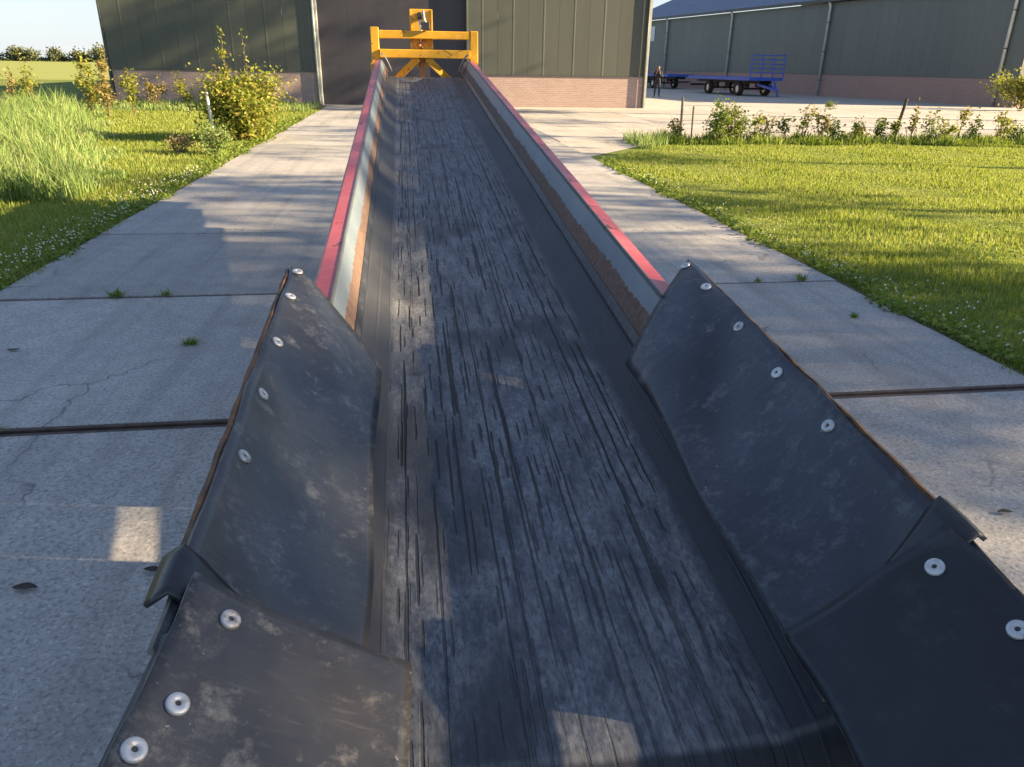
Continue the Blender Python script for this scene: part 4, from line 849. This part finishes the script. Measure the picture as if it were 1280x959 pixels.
# ------------------------------------------------------------------ person
def person(loc, rz, label):
    root = empty('person', loc, label, 'person', None, rz); OFF[root] = Vector((0, 0, 0))
    # joints: x right, y forward (towards +y), z up
    J = {'pel': (0, 0, .95, .135, .10), 'wst': (0, .01, 1.10, .135, .10), 'ch': (0, .0, 1.30, .165, .115), 'sh': (0, -.01, 1.43, .13, .09), 'nk': (0, 0, 1.51, .058, .058), 'h0': (0, .02, 1.59, .078, .088), 'h1': (0, .02, 1.68, .082, .095), 'h2': (0, .01, 1.745, .05, .055)}
    E_ = [('pel', 'wst'), ('wst', 'ch'), ('ch', 'sh'), ('sh', 'nk'), ('nk', 'h0'), ('h0', 'h1'), ('h1', 'h2')]
    for s, sx in (('l', -1), ('r', 1)):
        J.update({s+'hp': (sx*.10, 0, .88, .095, .095), s+'kn': (sx*.125, .03, .49, .062, .062), s+'cf': (sx*.128, .0, .33, .058, .060), s+'an': (sx*.135, -.01, .10, .042, .045), s+'ft': (sx*.15, .09, .045, .042, .036), s+'to': (sx*.16, .165, .035, .036, .026),
                  s+'sd': (sx*.19, -.01, 1.40, .068, .068), s+'el': (sx*.27, .06, 1.14, .05, .05), s+'fa': (sx*.20, .20, 1.22, .043, .043), s+'wr': (sx*.10, .30, 1.34, .030, .030), s+'pm': (sx*.075, .33, 1.395, .036, .022)})
        E_ += [('pel', s+'hp'), (s+'hp', s+'kn'), (s+'kn', s+'cf'), (s+'cf', s+'an'), (s+'an', s+'ft'), (s+'ft', s+'to'), ('sh', s+'sd'), (s+'sd', s+'el'), (s+'el', s+'fa'), (s+'fa', s+'wr'), (s+'wr', s+'pm')]
        for k, (dx, ln) in enumerate(((-.030, .065), (-.010, .078), (.010, .074), (.030, .058))):
            J[s+'f%da' % k] = (sx*(.075+dx), .345, 1.425, .010, .010); J[s+'f%db' % k] = (sx*(.075+dx*.9-.012), .365+.01*k, 1.425+ln*.55, .009, .009); J[s+'f%dc' % k] = (sx*(.06+dx*.8-.018), .35, 1.425+ln, .007, .007)
            E_ += [(s+'pm', s+'f%da' % k), (s+'f%da' % k, s+'f%db' % k), (s+'f%db' % k, s+'f%dc' % k)]
        J[s+'t0'] = (sx*.045, .315, 1.40, .011, .011); J[s+'t1'] = (sx*.022, .32, 1.43, .009, .009); E_ += [(s+'pm', s+'t0'), (s+'t0', s+'t1')]
    names = list(J); ix = {k: i for i, k in enumerate(names)}
    me = bpy.data.meshes.new('body'); me.from_pydata([J[k][:3] for k in names], [(ix[a], ix[b]) for a, b in E_], [])
    tmp = bpy.data.objects.new('tmp_body', me); COL.objects.link(tmp)
    sk = tmp.modifiers.new('skin', 'SKIN'); ss = tmp.modifiers.new('sub', 'SUBSURF'); ss.levels = 2; ss.render_levels = 2
    for i, k in enumerate(names): me.skin_vertices[0].data[i].radius = J[k][3:]; me.skin_vertices[0].data[i].use_root = (k == 'pel')
    dg = bpy.context.evaluated_depsgraph_get(); dg.update()
    bme = bpy.data.meshes.new_from_object(tmp.evaluated_get(dg)); bpy.data.objects.remove(tmp)
    bme.name = 'body'; bme.materials.clear()
    for k in ('coat', 'jeans', 'skin', 'black'): bme.materials.append(M[k])
    for p in bme.polygons:
        c = p.center; hand = c.y > .285 and c.z > 1.30
        p.material_index = 3 if c.z < .085 else 1 if c.z < .86 else 2 if (c.z > 1.525 or hand) else 0; p.use_smooth = True
    body = link('body', bme, None, root)
    # hair cap, nose and ears
    bm = bmesh.new(); bmesh.ops.create_icosphere(bm, subdivisions=3, radius=1)
    for v in bm.verts: v.co = Vector((v.co.x*.092, v.co.y*.105-.004, v.co.z*.095+1.675))
    bmesh.ops.delete(bm, geom=[v for v in bm.verts if v.co.z < 1.60 or (v.co.y > .04 and v.co.z < 1.715)], context='VERTS')
    hm = bpy.data.meshes.new('hair'); bm.to_mesh(hm); bm.free(); hm.polygons.foreach_set('use_smooth', [True]*len(hm.polygons)); link('hair', hm, M['hair'], root)
    fm = MB(); fm.add([(-.012, .098, 1.645), (.012, .098, 1.645), (0, .128, 1.642), (0, .102, 1.685), (0, .1, 1.635)], [(0, 2, 3), (2, 1, 3), (0, 4, 2), (4, 1, 2)]); fm.build('nose', M['skin'], root)
    for sx in (-1, 1): fm = MB(); fm.tube([(sx*.030-.008, .104, 1.674), (sx*.030+.008, .104, 1.674)], .007, 6); fm.build('eye', M['black'], root); fm = MB(); fm.tube([(sx*.082, .0, 1.63), (sx*.092, -.008, 1.655), (sx*.086, -.004, 1.685)], [.008, .012, .008], 6); fm.build('ear', M['skin'], root, True)
    fm = MB(); fm.tube([(-.022, .103, 1.612), (.022, .103, 1.612)], .005, 6); fm.build('mouth', M['red'], root)
    # collar and hem of the jacket
    return root
person((15.3, 47.2, -.016), R(180-18), 'person in dark clothes standing in the yard with both hands raised')
ph = box('phone', (-.04, .04, -.005, .005, -.075, .075), M['black']); ph.location = Vector((15.3, 47.2, -.016)) + Matrix.Rotation(R(162), 3, 'Z') @ Vector((0, .345, 1.46)); ph.rotation_euler = (0, 0, R(162)); tag(ph, 'small dark phone held up in the hands of the standing person', 'phone')
